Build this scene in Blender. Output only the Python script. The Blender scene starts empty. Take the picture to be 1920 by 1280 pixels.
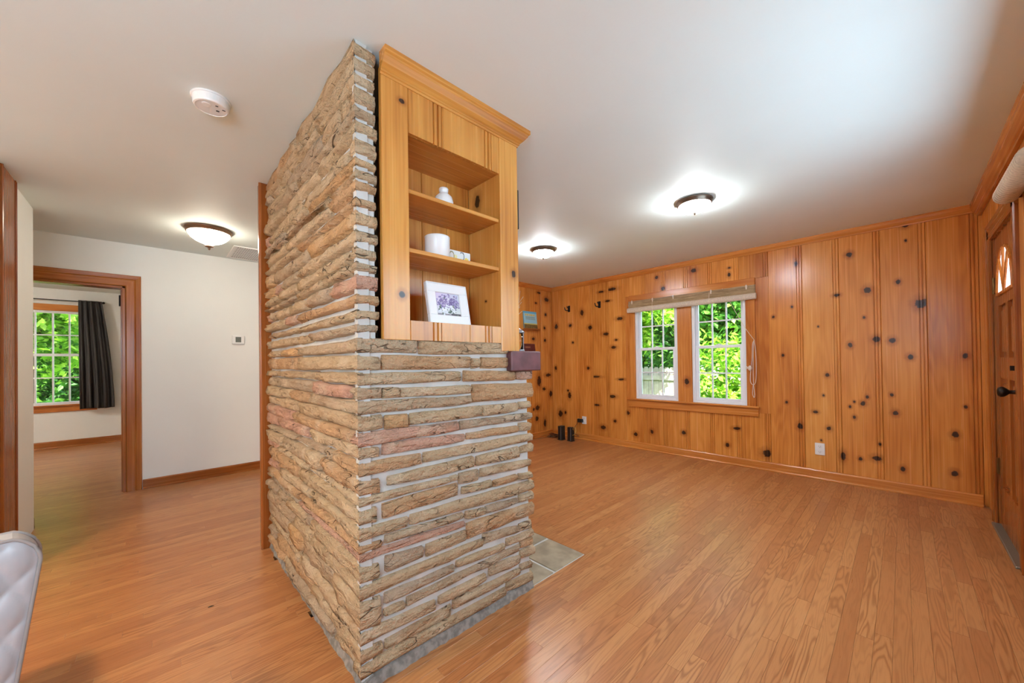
import bpy, math, random
import numpy as np
from mathutils import Matrix, Vector

# ------------------------------------------------------------------ camera
sc = bpy.context.scene
CAM_H = 1.2181
FPX, HY = 701.415, 672.208
YAW, ROLL, PITCH = math.radians(46.2423), math.radians(-.81286), math.radians(.49874)
cy, sy = math.cos(YAW), math.sin(YAW)
CF = np.array([-sy, cy, 0.]); CR = np.array([cy, sy, 0.]); CU = np.array([0, 0, 1.])
CF, CU = CF*math.cos(PITCH)+CU*math.sin(PITCH), CU*math.cos(PITCH)-CF*math.sin(PITCH)
CR, CU = CR*math.cos(ROLL)+CU*math.sin(ROLL), CU*math.cos(ROLL)-CR*math.sin(ROLL)
CC = np.array([0, 0, CAM_H])
cam = bpy.data.cameras.new('camera')
cam.sensor_width = 36; cam.lens = FPX/1920*36; cam.shift_y = (HY-640)/1920
cam.clip_start = .02
camo = bpy.data.objects.new('camera', cam); sc.collection.objects.link(camo)
camo.matrix_world = Matrix(((CR[0], CU[0], -CF[0], CC[0]), (CR[1], CU[1], -CF[1], CC[1]), (CR[2], CU[2], -CF[2], CC[2]), (0, 0, 0, 1)))
sc.camera = camo

# ------------------------------------------------------------------ view, world, sun, daylight
sc.view_settings.view_transform = 'Standard'; sc.view_settings.look = 'None'
sc.view_settings.gamma = 1; sc.view_settings.use_curve_mapping = False
sc.view_settings.exposure = 0.22
sc.cycles.use_denoising = True
sc.cycles.max_bounces = 10; sc.cycles.diffuse_bounces = 6; sc.cycles.transparent_max_bounces = 16
sc.cycles.sample_clamp_indirect = 6
W = bpy.data.worlds.new('world'); sc.world = W; W.use_nodes = True
wn = W.node_tree.nodes; wl = W.node_tree.links
sky = wn.new('ShaderNodeTexSky'); sky.sky_type = 'NISHITA'; sky.sun_disc = False
sky.sun_elevation = math.radians(47); sky.sun_rotation = math.radians(150); sky.air_density = 1.0; sky.dust_density = 2.0
wl.new(sky.outputs[0], wn['Background'].inputs[0]); wn['Background'].inputs[1].default_value = 1.1

def light(name, kind, loc, energy, color, **kw):
    l = bpy.data.lights.new(name, kind); l.energy = energy; l.color = color
    o = bpy.data.objects.new(name, l); sc.collection.objects.link(o); o.location = loc
    d = kw.pop('dir', None)
    for k, v in kw.items(): setattr(l, k, v)
    if d: o.rotation_euler = Vector(d).to_track_quat('-Z', 'Y').to_euler()
    return o
light('sun', 'SUN', (0, 0, 20), 26, (1, .95, .86), angle=math.radians(.6), dir=(-.35, .6, -.75))
# daylight from the front-door wall on the right: it falls on the fireplace front, the bookcase and the chair
DAY = (.56, .80, 1.0)
light('daylight_door_wall_window_offscreen', 'AREA', (.447, 2.12, 1.41), 50, DAY, shape='RECTANGLE', size=1.75, size_y=1.28, dir=(-1, 0, -.17))
light('daylight_entry_window_offscreen', 'AREA', (.447, -1.2, 1.355), 105, DAY, shape='RECTANGLE', size=1.5, size_y=1.12, dir=(-1, 0, -.08))
for nm, loc, sx, sz, d in (('portal_far', (-1.88, 4.93, 1.35), 1.5, 1.4, (0, -1, 0)), ('portal_bedroom', (-9.07, -1.2, 1.35), 1.3, 1.5, (1, 0, 0))):
    p = light(nm, 'AREA', loc, 1, (1, 1, 1), shape='RECTANGLE', size=sx, size_y=sz, dir=d); p.data.cycles.is_portal = True

# ------------------------------------------------------------------ pixel helpers
def ray(x, y): return CF+CR*((x-960)/FPX)-CU*((y-HY)/FPX)
def onz(x, y, z): d = ray(x, y); return CC+d*(z-CAM_H)/d[2]
def onx(x, y, X): d = ray(x, y); return CC+d*X/d[0]
def ony(x, y, Y): d = ray(x, y); return CC+d*Y/d[1]
def proj(p):
    d = np.asarray(p, float)-CC; z = d@CF
    return (960+FPX*(d@CR)/z, HY-FPX*(d@CU)/z) if z > .05 else None

# ------------------------------------------------------------------ object helpers
OFF = {}
def meta(o, label=None, cat=None, group=None, kind=None):
    if label: o['label'] = label
    if cat: o['category'] = cat
    if group: o['group'] = group
    if kind: o['kind'] = kind
    return o
def root(name, loc, label, cat, group=None, kind=None):
    o = bpy.data.objects.new(name, None); sc.collection.objects.link(o); o.location = loc; o.empty_display_size = .05
    OFF[o.name] = np.array(loc, float); return meta(o, label, cat, group, kind)
def mk(name, geo, mat, parent=None, smooth=False, label=None, cat=None, group=None, kind=None):
    v, f = geo; v = np.asarray(v, float)
    if parent is not None: off = OFF[parent.name]
    else: off = np.array([(v[:, 0].min()+v[:, 0].max())/2, (v[:, 1].min()+v[:, 1].max())/2, v[:, 2].min()])
    me = bpy.data.meshes.new(name); me.from_pydata((v-off).tolist(), [], f); me.update()
    if smooth: me.shade_smooth()
    if mat: me.materials.append(mat)
    o = bpy.data.objects.new(name, me); sc.collection.objects.link(o)
    if parent is not None: o.parent = parent
    else: o.location = off
    OFF[o.name] = off; return meta(o, label, cat, group, kind)
def share(src, name, delta, parent):
    o = bpy.data.objects.new(name, src.data); sc.collection.objects.link(o); o.parent = parent
    o.location = Vector(src.location)+Vector(delta); OFF[o.name] = OFF[parent.name]; return o
def join(*gs):
    v, f = [], []
    for a, b in gs:
        n = len(v); v += [tuple(p) for p in a]; f += [tuple(i+n for i in q) for q in b]
    return v, f
def box(x0, x1, y0, y1, z0, z1, b=0):
    x0, x1 = min(x0, x1), max(x0, x1); y0, y1 = min(y0, y1), max(y0, y1); z0, z1 = min(z0, z1), max(z0, z1)
    b = min(b, (x1-x0)*.45, (y1-y0)*.45, (z1-z0)*.45)
    if b <= 0:
        v = [(x, y, z) for z in (z0, z1) for y in (y0, y1) for x in (x0, x1)]
        return v, [(0, 2, 3, 1), (4, 5, 7, 6), (0, 1, 5, 4), (2, 6, 7, 3), (0, 4, 6, 2), (1, 3, 7, 5)]
    v = []; idx = {}
    for i, x in enumerate((x0, x1)):
        for j, y in enumerate((y0, y1)):
            for k, z in enumerate((z0, z1)):
                sx, sy_, sz = (b if i == 0 else -b), (b if j == 0 else -b), (b if k == 0 else -b)
                idx[i, j, k, 0] = len(v); v.append((x, y+sy_, z+sz))
                idx[i, j, k, 1] = len(v); v.append((x+sx, y, z+sz))
                idx[i, j, k, 2] = len(v); v.append((x+sx, y+sy_, z))
    f = []
    for i in (0, 1):
        q = [idx[i, 0, 0, 0], idx[i, 1, 0, 0], idx[i, 1, 1, 0], idx[i, 0, 1, 0]]; f.append(q if i else q[::-1])
        q = [idx[0, i, 0, 1], idx[0, i, 1, 1], idx[1, i, 1, 1], idx[1, i, 0, 1]]; f.append(q if i else q[::-1])
        q = [idx[0, 0, i, 2], idx[1, 0, i, 2], idx[1, 1, i, 2], idx[0, 1, i, 2]]; f.append(q if i else q[::-1])
    for a in (0, 1):
        for c in (0, 1):
            for ax, (m, n) in enumerate(((1, 2), (0, 2), (0, 1))):
                def key(t):
                    k = [0, 0, 0]; k[ax] = t; k[m] = a; k[n] = c; return k
                p, q = key(0), key(1)
                f.append([idx[(*p, m)], idx[(*q, m)], idx[(*q, n)], idx[(*p, n)]])
            for d in (0, 1): f.append([idx[a, c, d, 0], idx[a, c, d, 1], idx[a, c, d, 2]])
    return v, f
def obox(c, ax, ay, az, hx, hy, hz, b=0):
    """box with half sizes along three given unit axes"""
    v, f = box(-hx, hx, -hy, hy, -hz, hz, b)
    c, ax, ay, az = [np.array(t, float) for t in (c, ax, ay, az)]
    return [tuple(c+ax*p[0]+ay*p[1]+az*p[2]) for p in v], f
def prism(poly, axis, a, b, amap):
    """extrude a 2-D profile along an axis; amap(p, q, t) -> xyz"""
    n = len(poly); v = [amap(p, q, a) for p, q in poly]+[amap(p, q, b) for p, q in poly]
    f = [(i, (i+1) % n, n+(i+1) % n, n+i) for i in range(n)]+[tuple(range(n))[::-1], tuple(range(n, 2*n))]
    return v, f
def lathe(c, prof, n=24, axis='z'):
    v, f = [], []
    for r, h in prof:
        for k in range(n):
            a = 2*math.pi*k/n
            if axis == 'z': v.append((c[0]+r*math.cos(a), c[1]+r*math.sin(a), c[2]+h))
            elif axis == 'x': v.append((c[0]+h, c[1]+r*math.cos(a), c[2]+r*math.sin(a)))
            else: v.append((c[0]+r*math.cos(a), c[1]+h, c[2]+r*math.sin(a)))
    for i in range(len(prof)-1):
        for k in range(n): f.append((i*n+k, i*n+(k+1) % n, (i+1)*n+(k+1) % n, (i+1)*n+k))
    f.append(tuple(range(n))[::-1]); f.append(tuple(range((len(prof)-1)*n, len(prof)*n)))
    return v, f
def tube(pts, r, n=6, closed=False):
    pts = [np.array(p, float) for p in pts]; m = len(pts); v, f = [], []
    for i, p in enumerate(pts):
        t = (pts[(i+1) % m]-pts[i-1]) if closed else (pts[min(i+1, m-1)]-pts[max(i-1, 0)])
        t = t/(np.linalg.norm(t)+1e-9)
        ref = np.array([0, 0, 1.]) if abs(t[2]) < .85 else np.array([1., 0, 0])
        a = np.cross(t, ref); a /= np.linalg.norm(a); b = np.cross(t, a)
        rr = r[i] if isinstance(r, (list, tuple)) else r
        for k in range(n):
            th = 2*math.pi*k/n; v.append(tuple(p+rr*(a*math.cos(th)+b*math.sin(th))))
    for i in range(m if closed else m-1):
        j = (i+1) % m
        for k in range(n): f.append((i*n+k, i*n+(k+1) % n, j*n+(k+1) % n, j*n+k))
    if not closed: f += [tuple(range(n)), tuple(range((m-1)*n, m*n))[::-1]]
    return v, f
def curve(pts, k=6):
    """Catmull-Rom through points"""
    P = [np.array(p, float) for p in pts]; P = [2*P[0]-P[1]]+P+[2*P[-1]-P[-2]]; out = []
    for i in range(1, len(P)-2):
        for s in range(k):
            t = s/k; a, b, c, d = P[i-1:i+3]
            out.append(.5*((2*b)+(c-a)*t+(2*a-5*b+4*c-d)*t*t+(3*b-a-3*c+d)*t**3))
    out.append(P[-2]); return out

# ------------------------------------------------------------------ materials
def srgb(r, g, b): return tuple((c/255/12.92 if c/255 < .04045 else ((c/255+.055)/1.055)**2.4) for c in (r, g, b))+(1,)
class NT:
    def __init__(s, name):
        s.m = bpy.data.materials.new(name); s.m.use_nodes = True; s.t = s.m.node_tree; s.n = s.t.nodes
        s.p = s.n['Principled BSDF']; s.out = s.n['Material Output']
    def L(s, a, b): s.t.links.new(a, b)
    def N(s, ty, **kw):
        o = s.n.new('ShaderNode'+ty)
        for k, v in kw.items(): setattr(o, k, v)
        return o
    def I(s, node, i, val):
        if hasattr(val, 'is_output') or isinstance(val, bpy.types.NodeSocket): s.L(val, node.inputs[i])
        else: node.inputs[i].default_value = val
        return node
    def math(s, op, a, b=0., c=0., clamp=False):
        m = s.N('Math', operation=op, use_clamp=clamp); s.I(m, 0, a); s.I(m, 1, b); s.I(m, 2, c); return m.outputs[0]
    def vmath(s, op, a, b=(0, 0, 0)):
        m = s.N('VectorMath', operation=op); s.I(m, 0, a); s.I(m, 1, b); return m.outputs['Value'] if op in ('LENGTH', 'DISTANCE', 'DOT_PRODUCT') else m.outputs[0]
    def pos(s): return s.N('NewGeometry').outputs['Position']
    def rnd(s): return s.N('ObjectInfo').outputs['Random']
    def noise(s, vec, scale, detail=3, rough=.5, dist=0.):
        n = s.N('TexNoise'); s.I(n, 'Vector', vec); s.I(n, 'Scale', scale); s.I(n, 'Detail', detail); s.I(n, 'Roughness', rough); s.I(n, 'Distortion', dist); return n.outputs['Fac']
    def ramp(s, fac, stops, interp='LINEAR'):
        r = s.N('ValToRGB'); s.I(r, 0, fac); e = r.color_ramp; e.interpolation = interp
        while len(e.elements) < len(stops): e.elements.new(.5)
        for el, (p, c) in zip(e.elements, stops): el.position = p; el.color = c if len(c) == 4 else (*c, 1)
        return r.outputs[0]
    def mix(s, fac, a, b, mode='MIX'):
        m = s.N('Mix', data_type='RGBA', blend_type=mode); s.I(m, 0, fac); s.I(m, 6, a); s.I(m, 7, b); return m.outputs[2]
    def mapr(s, v, a, b, c=0., d=1.):
        m = s.N('MapRange', interpolation_type='SMOOTHSTEP'); s.I(m, 0, v); s.I(m, 1, a); s.I(m, 2, b); s.I(m, 3, c); s.I(m, 4, d); return m.outputs[0]
    def bump(s, h, strength=.3, dist=.01):
        b = s.N('Bump'); s.I(b, 'Strength', strength); s.I(b, 'Distance', dist); s.I(b, 'Height', h); s.L(b.outputs[0], s.p.inputs['Normal'])
    def fin(s, col=None, rough=.5, metal=0., spec=None, coat=None, **kw):
        if col is not None: s.I(s.p, 'Base Color', col)
        s.I(s.p, 'Roughness', rough); s.I(s.p, 'Metallic', metal)
        if spec is not None: s.p.inputs['Specular IOR Level'].default_value = spec
        if coat is not None: s.p.inputs['Coat Weight'].default_value = coat; s.p.inputs['Coat Roughness'].default_value = .15
        return s.m
def plain(name, col, rough=.5, metal=0., spec=None, nz=0., nscale=30.):
    t = NT(name); c = col
    n = t.noise(t.pos(), nscale, 3)
    if nz: c = t.mix(t.mapr(n, .3, .7, 0, 1), tuple(x*(1-nz) for x in col[:3])+(1,), tuple(min(1, x*(1+nz)) for x in col[:3])+(1,))
    t.bump(n, .04, .002)
    return t.fin(c, rough, metal, spec)
AX = {'x': (1, 11, 11), 'y': (11, 1, 11), 'z': (11, 11, 1)}
def pine(name, axis='z', knots=(), tone=1., red=0., rough=.21, normal='y', auto=True):
    """varnished knotty pine: long soft grain along axis, dark oval knots at world points (x,y,z,ra,rl)"""
    t = NT(name); P = t.pos(); r = t.rnd()
    sh = t.vmath('ADD', P, t.vmath('SCALE', (7.3, 3.1, 5.7), (0, 0, 0)))
    s1 = t.N('VectorMath', operation='SCALE'); s1.inputs[0].default_value = (7.3, 3.1, 5.7); t.L(t.math('MULTIPLY', r, 9.), s1.inputs['Scale'])
    Q = t.vmath('ADD', P, s1.outputs[0])
    S = t.vmath('MULTIPLY', Q, AX[axis])
    # rings
    w = t.noise(S, .55, 2, .5)
    lin = t.noise(t.vmath('MULTIPLY', Q, tuple(v if v == 1 else 9*v for v in AX[axis])), 1.0, 2, .6)
    rings = t.math('SINE', t.math('MULTIPLY', w, 70.))
    g = t.math('ADD', t.math('MULTIPLY', rings, .055), t.math('MULTIPLY', lin, .6))
    blot = t.noise(t.vmath('MULTIPLY', Q, tuple(.35*v if v > 1 else v for v in AX[axis])), 1.3, 2, .5)
    g = t.math('ADD', g, t.math('MULTIPLY', t.math('SUBTRACT', blot, .5), .8))
    g = t.math('ADD', g, t.math('MULTIPLY', t.math('SUBTRACT', r, .5), .22))
    k = tone
    def C(a, b, c): return tuple(min(1, x*k*m) for x, m in zip(srgb(a, b-8*red, c-6*red)[:3], (1.08, .98, .72)))+(1,)
    col = t.ramp(g, [(0., C(172, 104, 48)), (.25, C(200, 134, 68)), (.5, C(216, 154, 86)), (1., C(232, 180, 114))])
    wob = t.noise(P, 38., 2, .5)
    kn = None; halo = None
    for (x, y, z, ra, rl) in knots:
        sc_ = (1/ra, 1/ra, 1/ra) if axis == 'none' else tuple(1/(rl if 'xyz'[i] == axis else ra) for i in range(3))
        sc_ = tuple(0. if 'xyz'[i] == normal else sc_[i] for i in range(3))
        d = t.vmath('LENGTH', t.vmath('MULTIPLY', t.vmath('SUBTRACT', P, (x, y, z)), sc_))
        d = t.math('ADD', d, t.math('MULTIPLY', t.math('SUBTRACT', wob, .5), .9))
        kn = d if kn is None else t.math('MINIMUM', kn, d)
    if kn is not None:
        col = t.mix(t.mapr(kn, 2.6, .9, 0, .5), col, C(132, 66, 26))
        col = t.mix(t.mapr(kn, 1.08, .72, 0, .95), col, srgb(44, 24, 15))
    if auto:
        v = t.N('TexVoronoi', feature='F1', distance='EUCLIDEAN')
        t.I(v, 'Vector', t.vmath('MULTIPLY', Q, tuple(2.6 if u == 1 else 5.5 for u in AX[axis]))); v.inputs['Scale'].default_value = 1.
        on = t.math('GREATER_THAN', t.N('SeparateColor').outputs[0], .5)
        sep = [n for n in t.n if n.bl_idname == 'ShaderNodeSeparateColor'][-1]; t.L(v.outputs['Color'], sep.inputs[0])
        d = t.math('ADD', v.outputs['Distance'], t.math('MULTIPLY', t.math('SUBTRACT', wob, .5), .05))
        a = t.math('MULTIPLY', t.mapr(d, .085, .05, 0, .9), on)
        h = t.math('MULTIPLY', t.mapr(d, .22, .07, 0, .35), on)
        col = t.mix(h, col, C(140, 70, 28)); col = t.mix(a, col, srgb(54, 29, 17))
    t.bump(g, .05, .002)
    return t.fin(col, t.math('ADD', rough, t.math('MULTIPLY', lin, .1)), spec=.5)
def oak(name):
    t = NT(name); P = t.pos(); a = t.N('Attribute', attribute_name='rnd'); r = a.outputs['Fac']
    s1 = t.N('VectorMath', operation='SCALE'); s1.inputs[0].default_value = (3.7, 41.3, 0.); t.L(r, s1.inputs['Scale'])
    Q = t.vmath('ADD', P, s1.outputs[0]); 
    S = t.vmath('MULTIPLY', Q, (16, 1.5, 16))
    w = t.noise(S, .8, 2, .45)
    rings = t.math('SINE', t.math('MULTIPLY', w, 92.))
    rings = t.math('POWER', t.math('MULTIPLY_ADD', rings, .5, .5), 2.2)
    fine = t.noise(t.vmath('MULTIPLY', Q, (260, 7, 260)), 1., 2, .6)
    pr = t.math('FRACT', t.math('MULTIPLY', r, 17.31))
    base = t.ramp(pr, [(0, srgb(164, 106, 64)), (.35, srgb(178, 121, 74)), (.7, srgb(188, 133, 84)), (1., srgb(170, 110, 66))])
    amt = t.math('MULTIPLY', rings, t.mapr(t.math('FRACT', t.math('MULTIPLY', r, 5.77)), 0., 1., .3, .8))
    col = t.mix(amt, base, srgb(142, 86, 46))
    col = t.mix(t.mapr(fine, .5, .75, 0, .28), col, srgb(108, 62, 32))
    t.bump(t.math('ADD', rings, fine), .03, .001)
    return t.fin(col, t.math('ADD', .24, t.math('MULTIPLY', fine, .12)), spec=.5)
def stone(name):
    t = NT(name); P = t.pos(); r = t.rnd()
    base = t.ramp(r, [(0, srgb(198, 170, 134)), (.16, srgb(190, 165, 134)), (.32, srgb(204, 177, 142)), (.48, srgb(200, 161, 120)), (.62, srgb(198, 171, 135)), (.80, srgb(202, 158, 134)), (.87, srgb(184, 161, 134)), (.94, srgb(206, 165, 118)), (1, srgb(200, 154, 110))], 'CONSTANT')
    s1 = t.N('VectorMath', operation='SCALE'); s1.inputs[0].default_value = (5, 9, 13.); t.L(t.math('MULTIPLY', r, 7.), s1.inputs['Scale'])
    Q = t.vmath('ADD', P, s1.outputs[0])
    st = t.noise(t.vmath('MULTIPLY', Q, (9, 9, 40)), 1., 4, .6, .6)
    big = t.noise(Q, 7., 2); gr = t.noise(P, 90., 3, .7)
    col = t.mix(t.mapr(st, .45, .72, 0, .5), base, srgb(156, 120, 84))
    col = t.mix(t.mapr(big, .5, .72, 0, .4), col, srgb(222, 202, 172))
    col = t.mix(t.mapr(gr, .55, .8, 0, .35), col, srgb(146, 108, 70))
    crack = t.mapr(t.math('ABSOLUTE', t.math('SUBTRACT', t.noise(t.vmath('MULTIPLY', Q, (5, 5, 13)), 1., 2, .5, .8), .5)), .010, 0., 0, 1)
    crack = t.math('MULTIPLY', crack, t.mapr(t.noise(Q, 5., 1), .52, .6, 0, .75))
    col = t.mix(crack, col, srgb(92, 66, 48))
    t.bump(t.math('SUBTRACT', t.math('ADD', t.math('MULTIPLY', gr, .5), t.math('ADD', st, t.math('MULTIPLY', t.noise(P, 28., 3), 1.2))), crack), 1., .026)
    return t.fin(col, .85, spec=.25)
def mortar():
    t = NT('mortar'); P = t.pos(); n = t.noise(P, 9., 3, .5); g = t.noise(P, 160., 2, .7)
    col = t.mix(t.mapr(n, .35, .65, 0, 1), srgb(190, 188, 182), srgb(204, 202, 196))
    t.bump(t.math('ADD', n, t.math('MULTIPLY', g, .5)), .4, .006); return t.fin(col, .9, spec=.2)
def wallpaint(name, col):
    t = NT(name); P = t.pos(); n = t.noise(P, 2.2, 3); f = t.noise(P, 120., 2)
    c = t.mix(t.mapr(n, .3, .7, 0, 1), tuple(x*.985 for x in col[:3])+(1,), tuple(min(1, x*1.01) for x in col[:3])+(1,))
    t.bump(t.math('ADD', f, t.math('MULTIPLY', n, 3.)), .06, .003); return t.fin(c, .6, spec=.3)
def emis(name, col, strength, rough=.3):
    t = NT(name); t.I(t.p, 'Base Color', (.9, .88, .82, 1)); 
    n = t.noise(t.pos(), 9., 3, .5, 1.2)
    t.I(t.p, 'Emission Color', col); t.L(t.mapr(n, .3, .7, strength*.8, strength*1.15), t.p.inputs['Emission Strength']); return t.fin(None, rough)
def glass(name='window_glass'):
    t = NT(name); tr = t.N('BsdfTransparent'); tr.inputs[0].default_value = (.95, .97, .96, 1); gl = t.N('BsdfGlossy'); gl.inputs['Roughness'].default_value = .02
    fr = t.N('Fresnel'); fr.inputs[0].default_value = 1.3; m = t.N('MixShader'); t.L(fr.outputs[0], m.inputs[0]); t.L(tr.outputs[0], m.inputs[1]); t.L(gl.outputs[0], m.inputs[2]); t.L(m.outputs[0], t.out.inputs[0]); return t.m
def leafmat(name, c1, c2, c3):
    t = NT(name); a = t.N('Attribute', attribute_name='rnd'); col = t.ramp(a.outputs['Fac'], [(0, c1), (.5, c2), (1, c3)])
    t.fin(col, .5, spec=.3); tl = t.N('BsdfTranslucent'); t.L(col, tl.inputs[0]); m = t.N('MixShader'); m.inputs[0].default_value = .4
    t.L(t.p.outputs[0], m.inputs[1]); t.L(tl.outputs[0], m.inputs[2]); t.L(m.outputs[0], t.out.inputs[0]); return t.m
M = {}
M['ceil'] = wallpaint('ceiling_paint', srgb(231, 241, 239)); M['wall'] = wallpaint('white_wall_paint', srgb(239, 240, 236))
M['oak'] = oak('oak_strip_floor'); M['stone'] = stone('ledge_stone'); M['mortar'] = mortar()
M['sub'] = plain('subfloor', srgb(58, 34, 18), .9)
M['white'] = plain('white_vinyl', srgb(236, 238, 242), .4); M['glass'] = glass()
M['trim'] = pine('pine_trim_vertical', 'z', tone=.86, red=1., auto=False); M['trimx'] = pine('pine_trim_along_x', 'x', tone=.86, red=1., auto=False); M['trimy'] = pine('pine_trim_along_y', 'y', tone=.86, red=1., auto=False)
M['dtrim'] = pine('dark_trim_vertical', 'z', tone=.46, red=2., auto=False); M['dtrimy'] = pine('dark_trim_along_y', 'y', tone=.48, red=2., auto=False); M['dtrimx'] = pine('dark_trim_along_x', 'x', tone=.6, red=2., auto=False)
M['dark'] = plain('dark_bronze', srgb(48, 40, 34), .4, .8); M['black'] = plain('black_plastic', srgb(22, 22, 23), .35); M['blackiron'] = plain('black_iron', srgb(28, 24, 22), .5, .5)
M['bronze'] = plain('antique_bronze', srgb(134, 104, 80), .35, .6); M['nickel'] = plain('brushed_bronze_nickel', srgb(112, 98, 86), .3, .8)
M['wplastic'] = plain('white_plastic', srgb(240, 240, 238), .35); M['ceramic'] = plain('white_ceramic', srgb(240, 240, 238), .3)
M['brass'] = plain('aged_brass', srgb(120, 88, 48), .4, .8)

# ------------------------------------------------------------------ key planes (metres)
H = 2.44
FX, SY, WY, DX, HX, BX = -1.40, .545, 4.82, .455, -5.28, -4.06
STX = -2.945                      # far end of the stone side
FR = 1.487                        # right edge of the stone front
PY = -.662                        # face of the white partition
BWX = -8.97                       # bedroom window wall
rng = random.Random(7)
def wall_with_holes(a0, a1, holes, z1, mk3):
    """boxes of a wall around rectangular holes (a-range, z-range); mk3(a0,a1,z0,z1)->geo"""
    gs = []; cur = a0
    for (h0, h1, q0, q1) in sorted(holes):
        if h0 > cur: gs.append(mk3(cur, h0, 0, z1))
        if q0 > 0: gs.append(mk3(h0, h1, 0, q0))
        if q1 < z1: gs.append(mk3(h0, h1, q1, z1))
        cur = h1
    if cur < a1: gs.append(mk3(cur, a1, 0, z1))
    return join(*gs)
ST = 'structure'
mk('ceiling', box(-9.2, .62, -3.25, 5.0, H, H+.12), M['ceil'], label='smooth white painted ceiling over all the rooms', cat='ceiling', kind=ST)
floor = mk('floor', box(-9.1, .55, -3.2, 4.95, -.14, -.02), M['sub'], label='oak strip floor of narrow varnished boards', cat='floor', kind=ST)

# window opening on the far wall
WX0, WX1, WZ0, WZ1 = -2.64, -1.125, .675, 2.09
wall_far = mk('wall_far', wall_with_holes(-4.2, .6, [(WX0+.03, WX1-.03, WZ0, WZ1-.02)], H, lambda a, b, c, d: box(a, b, WY+.011, WY+.13, c, d)), M['trim'], label='knotty pine panelled wall with the double window', cat='wall', kind=ST)
DY0, DY1 = 3.55, 4.37
wall_right = mk('wall_right', wall_with_holes(-3.2, WY+.011, [(DY0-.02, DY1+.02, 0, 2.06)], H, lambda a, b, c, d: box(DX+.011, DX+.14, a, b, c, d)), M['trim'], label='pine panelled wall holding the front door', cat='wall', kind=ST)
wall_alcove = mk('wall_alcove', box(BX-.12, BX-.011, 1.55, WY+.011, 0, H), M['trim'], label='knotty pine wall with two small book ledges', cat='wall', kind=ST)
mk('wall_divider', box(HX, STX, 1.45, 1.55, 0, H), M['wall'], label='white wall closing the hall behind the stone fireplace', cat='wall', kind=ST)
mk('wall_hall', wall_with_holes(-3.2, 1.55, [(-1.03, -.2, 0, 2.015)], H, lambda a, b, c, d: box(HX-.12, HX, a, b, c, d)), M['wall'], label='white hall wall with thermostat and bedroom doorway', cat='wall', kind=ST)
mk('wall_partition', box(-4.575, -3.55, -3.2, PY, 0, H), M['wall'], label='white partition wall end beside the wood casing', cat='wall', kind=ST)
BY0, BY1, BZ0, BZ1 = -1.80, -.76, .66, 2.10
mk('wall_bedroom', join(wall_with_holes(-3.2, .9, [(BY0, BY1, BZ0, BZ1)], H, lambda a, b, c, d: box(BWX-.12, BWX, a, b, c, d)), box(BWX, HX-.12, .9, 1.0, 0, H), box(BWX, HX-.12, -3.3, -3.2, 0, H)), M['wall'], label='white bedroom walls seen through the doorway', cat='wall', kind=ST)
mk('wall_back', wall_with_holes(-3.55, DX+.14, [], H, lambda a, b, c, d: box(a, b, -3.25, -3.12, c, d)), M['wall'], label='white wall behind the photographer with an added window frame', cat='wall', kind=ST)

# ------------------------------------------------------------------ oak floor boards
def clip_area(p):
    q = [proj(c) for c in p]
    if any(c is None for c in q): return 0
    xs = [min(max(c[0], 0), 1920) for c in q]; ys = [min(max(c[1], 0), 1280) for c in q]
    return abs(sum(xs[i]*ys[(i+1) % 4]-xs[(i+1) % 4]*ys[i] for i in range(4)))/2
BW = .0572; planks = []
x = DX+.012
while x > BWX:
    xa, xb = x-BW, x; xm = x-BW/2
    segs = [(-3.12, 4.83)] if xm > -3.56 else ([(PY-.3, 4.83)] if xm > -4.56 else [(-3.2, 1.46)])
    if xm < BX: segs = [(segs[0][0], 1.46)]
    if STX+.02 < xm < FX-.02: segs = [(-3.12, SY+.02), (2.04, 4.83)]
    elif STX+.02 < xm <= FX+.03: segs = [(-3.12, SY+.02), (SY+.02, 4.83)] if False else [(-3.12, 4.83)]
    for a, b in segs:
        y = a-rng.uniform(0, .8)
        while y < b:
            L = rng.choice((.35, .5, .65, .8, 1., 1.25, 1.5))*rng.uniform(.85, 1.15)
            y0, y1 = max(y, a), min(y+L, b)
            if y1-y0 > .03: planks.append((xa, xb, y0, y1))
            y += L
    x -= BW
def plankgeo(xa, xb, y0, y1):
    g, c = .0002, .0006
    return [(xa+g, y0+g, -.02), (xb-g, y0+g, -.02), (xb-g, y1-g, -.02), (xa+g, y1-g, -.02),
            (xa+g, y0+g, -c), (xb-g, y0+g, -c), (xb-g, y1-g, -c), (xa+g, y1-g, -c),
            (xa+g+c, y0+g+c, 0), (xb-g-c, y0+g+c, 0), (xb-g-c, y1-g-c, 0), (xa+g+c, y1-g-c, 0)], \
        [(8, 9, 10, 11), (4, 5, 9, 8), (5, 6, 10, 9), (6, 7, 11, 10), (7, 4, 8, 11), (0, 1, 5, 4), (1, 2, 6, 5), (2, 3, 7, 6), (3, 0, 4, 7)]
def rndattr(o, vals):
    at = o.data.attributes.new('rnd', 'FLOAT', 'FACE'); at.data.foreach_set('value', np.array(vals, np.float32))
planks.sort(key=lambda p: -clip_area([(p[0], p[2], 0), (p[1], p[2], 0), (p[1], p[3], 0), (p[0], p[3], 0)]))
for p in planks[:298]:
    g = plankgeo(*p); o = mk('plank', g, M['oak'], floor); rndattr(o, [rng.random()]*len(g[1]))
gs = [plankgeo(*p) for p in planks[298:]]; vals = []
for g in gs: vals += [rng.random()]*len(g[1])
o = mk('plank_field', join(*gs), M['oak'], floor, kind='stuff'); rndattr(o, vals)

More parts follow.
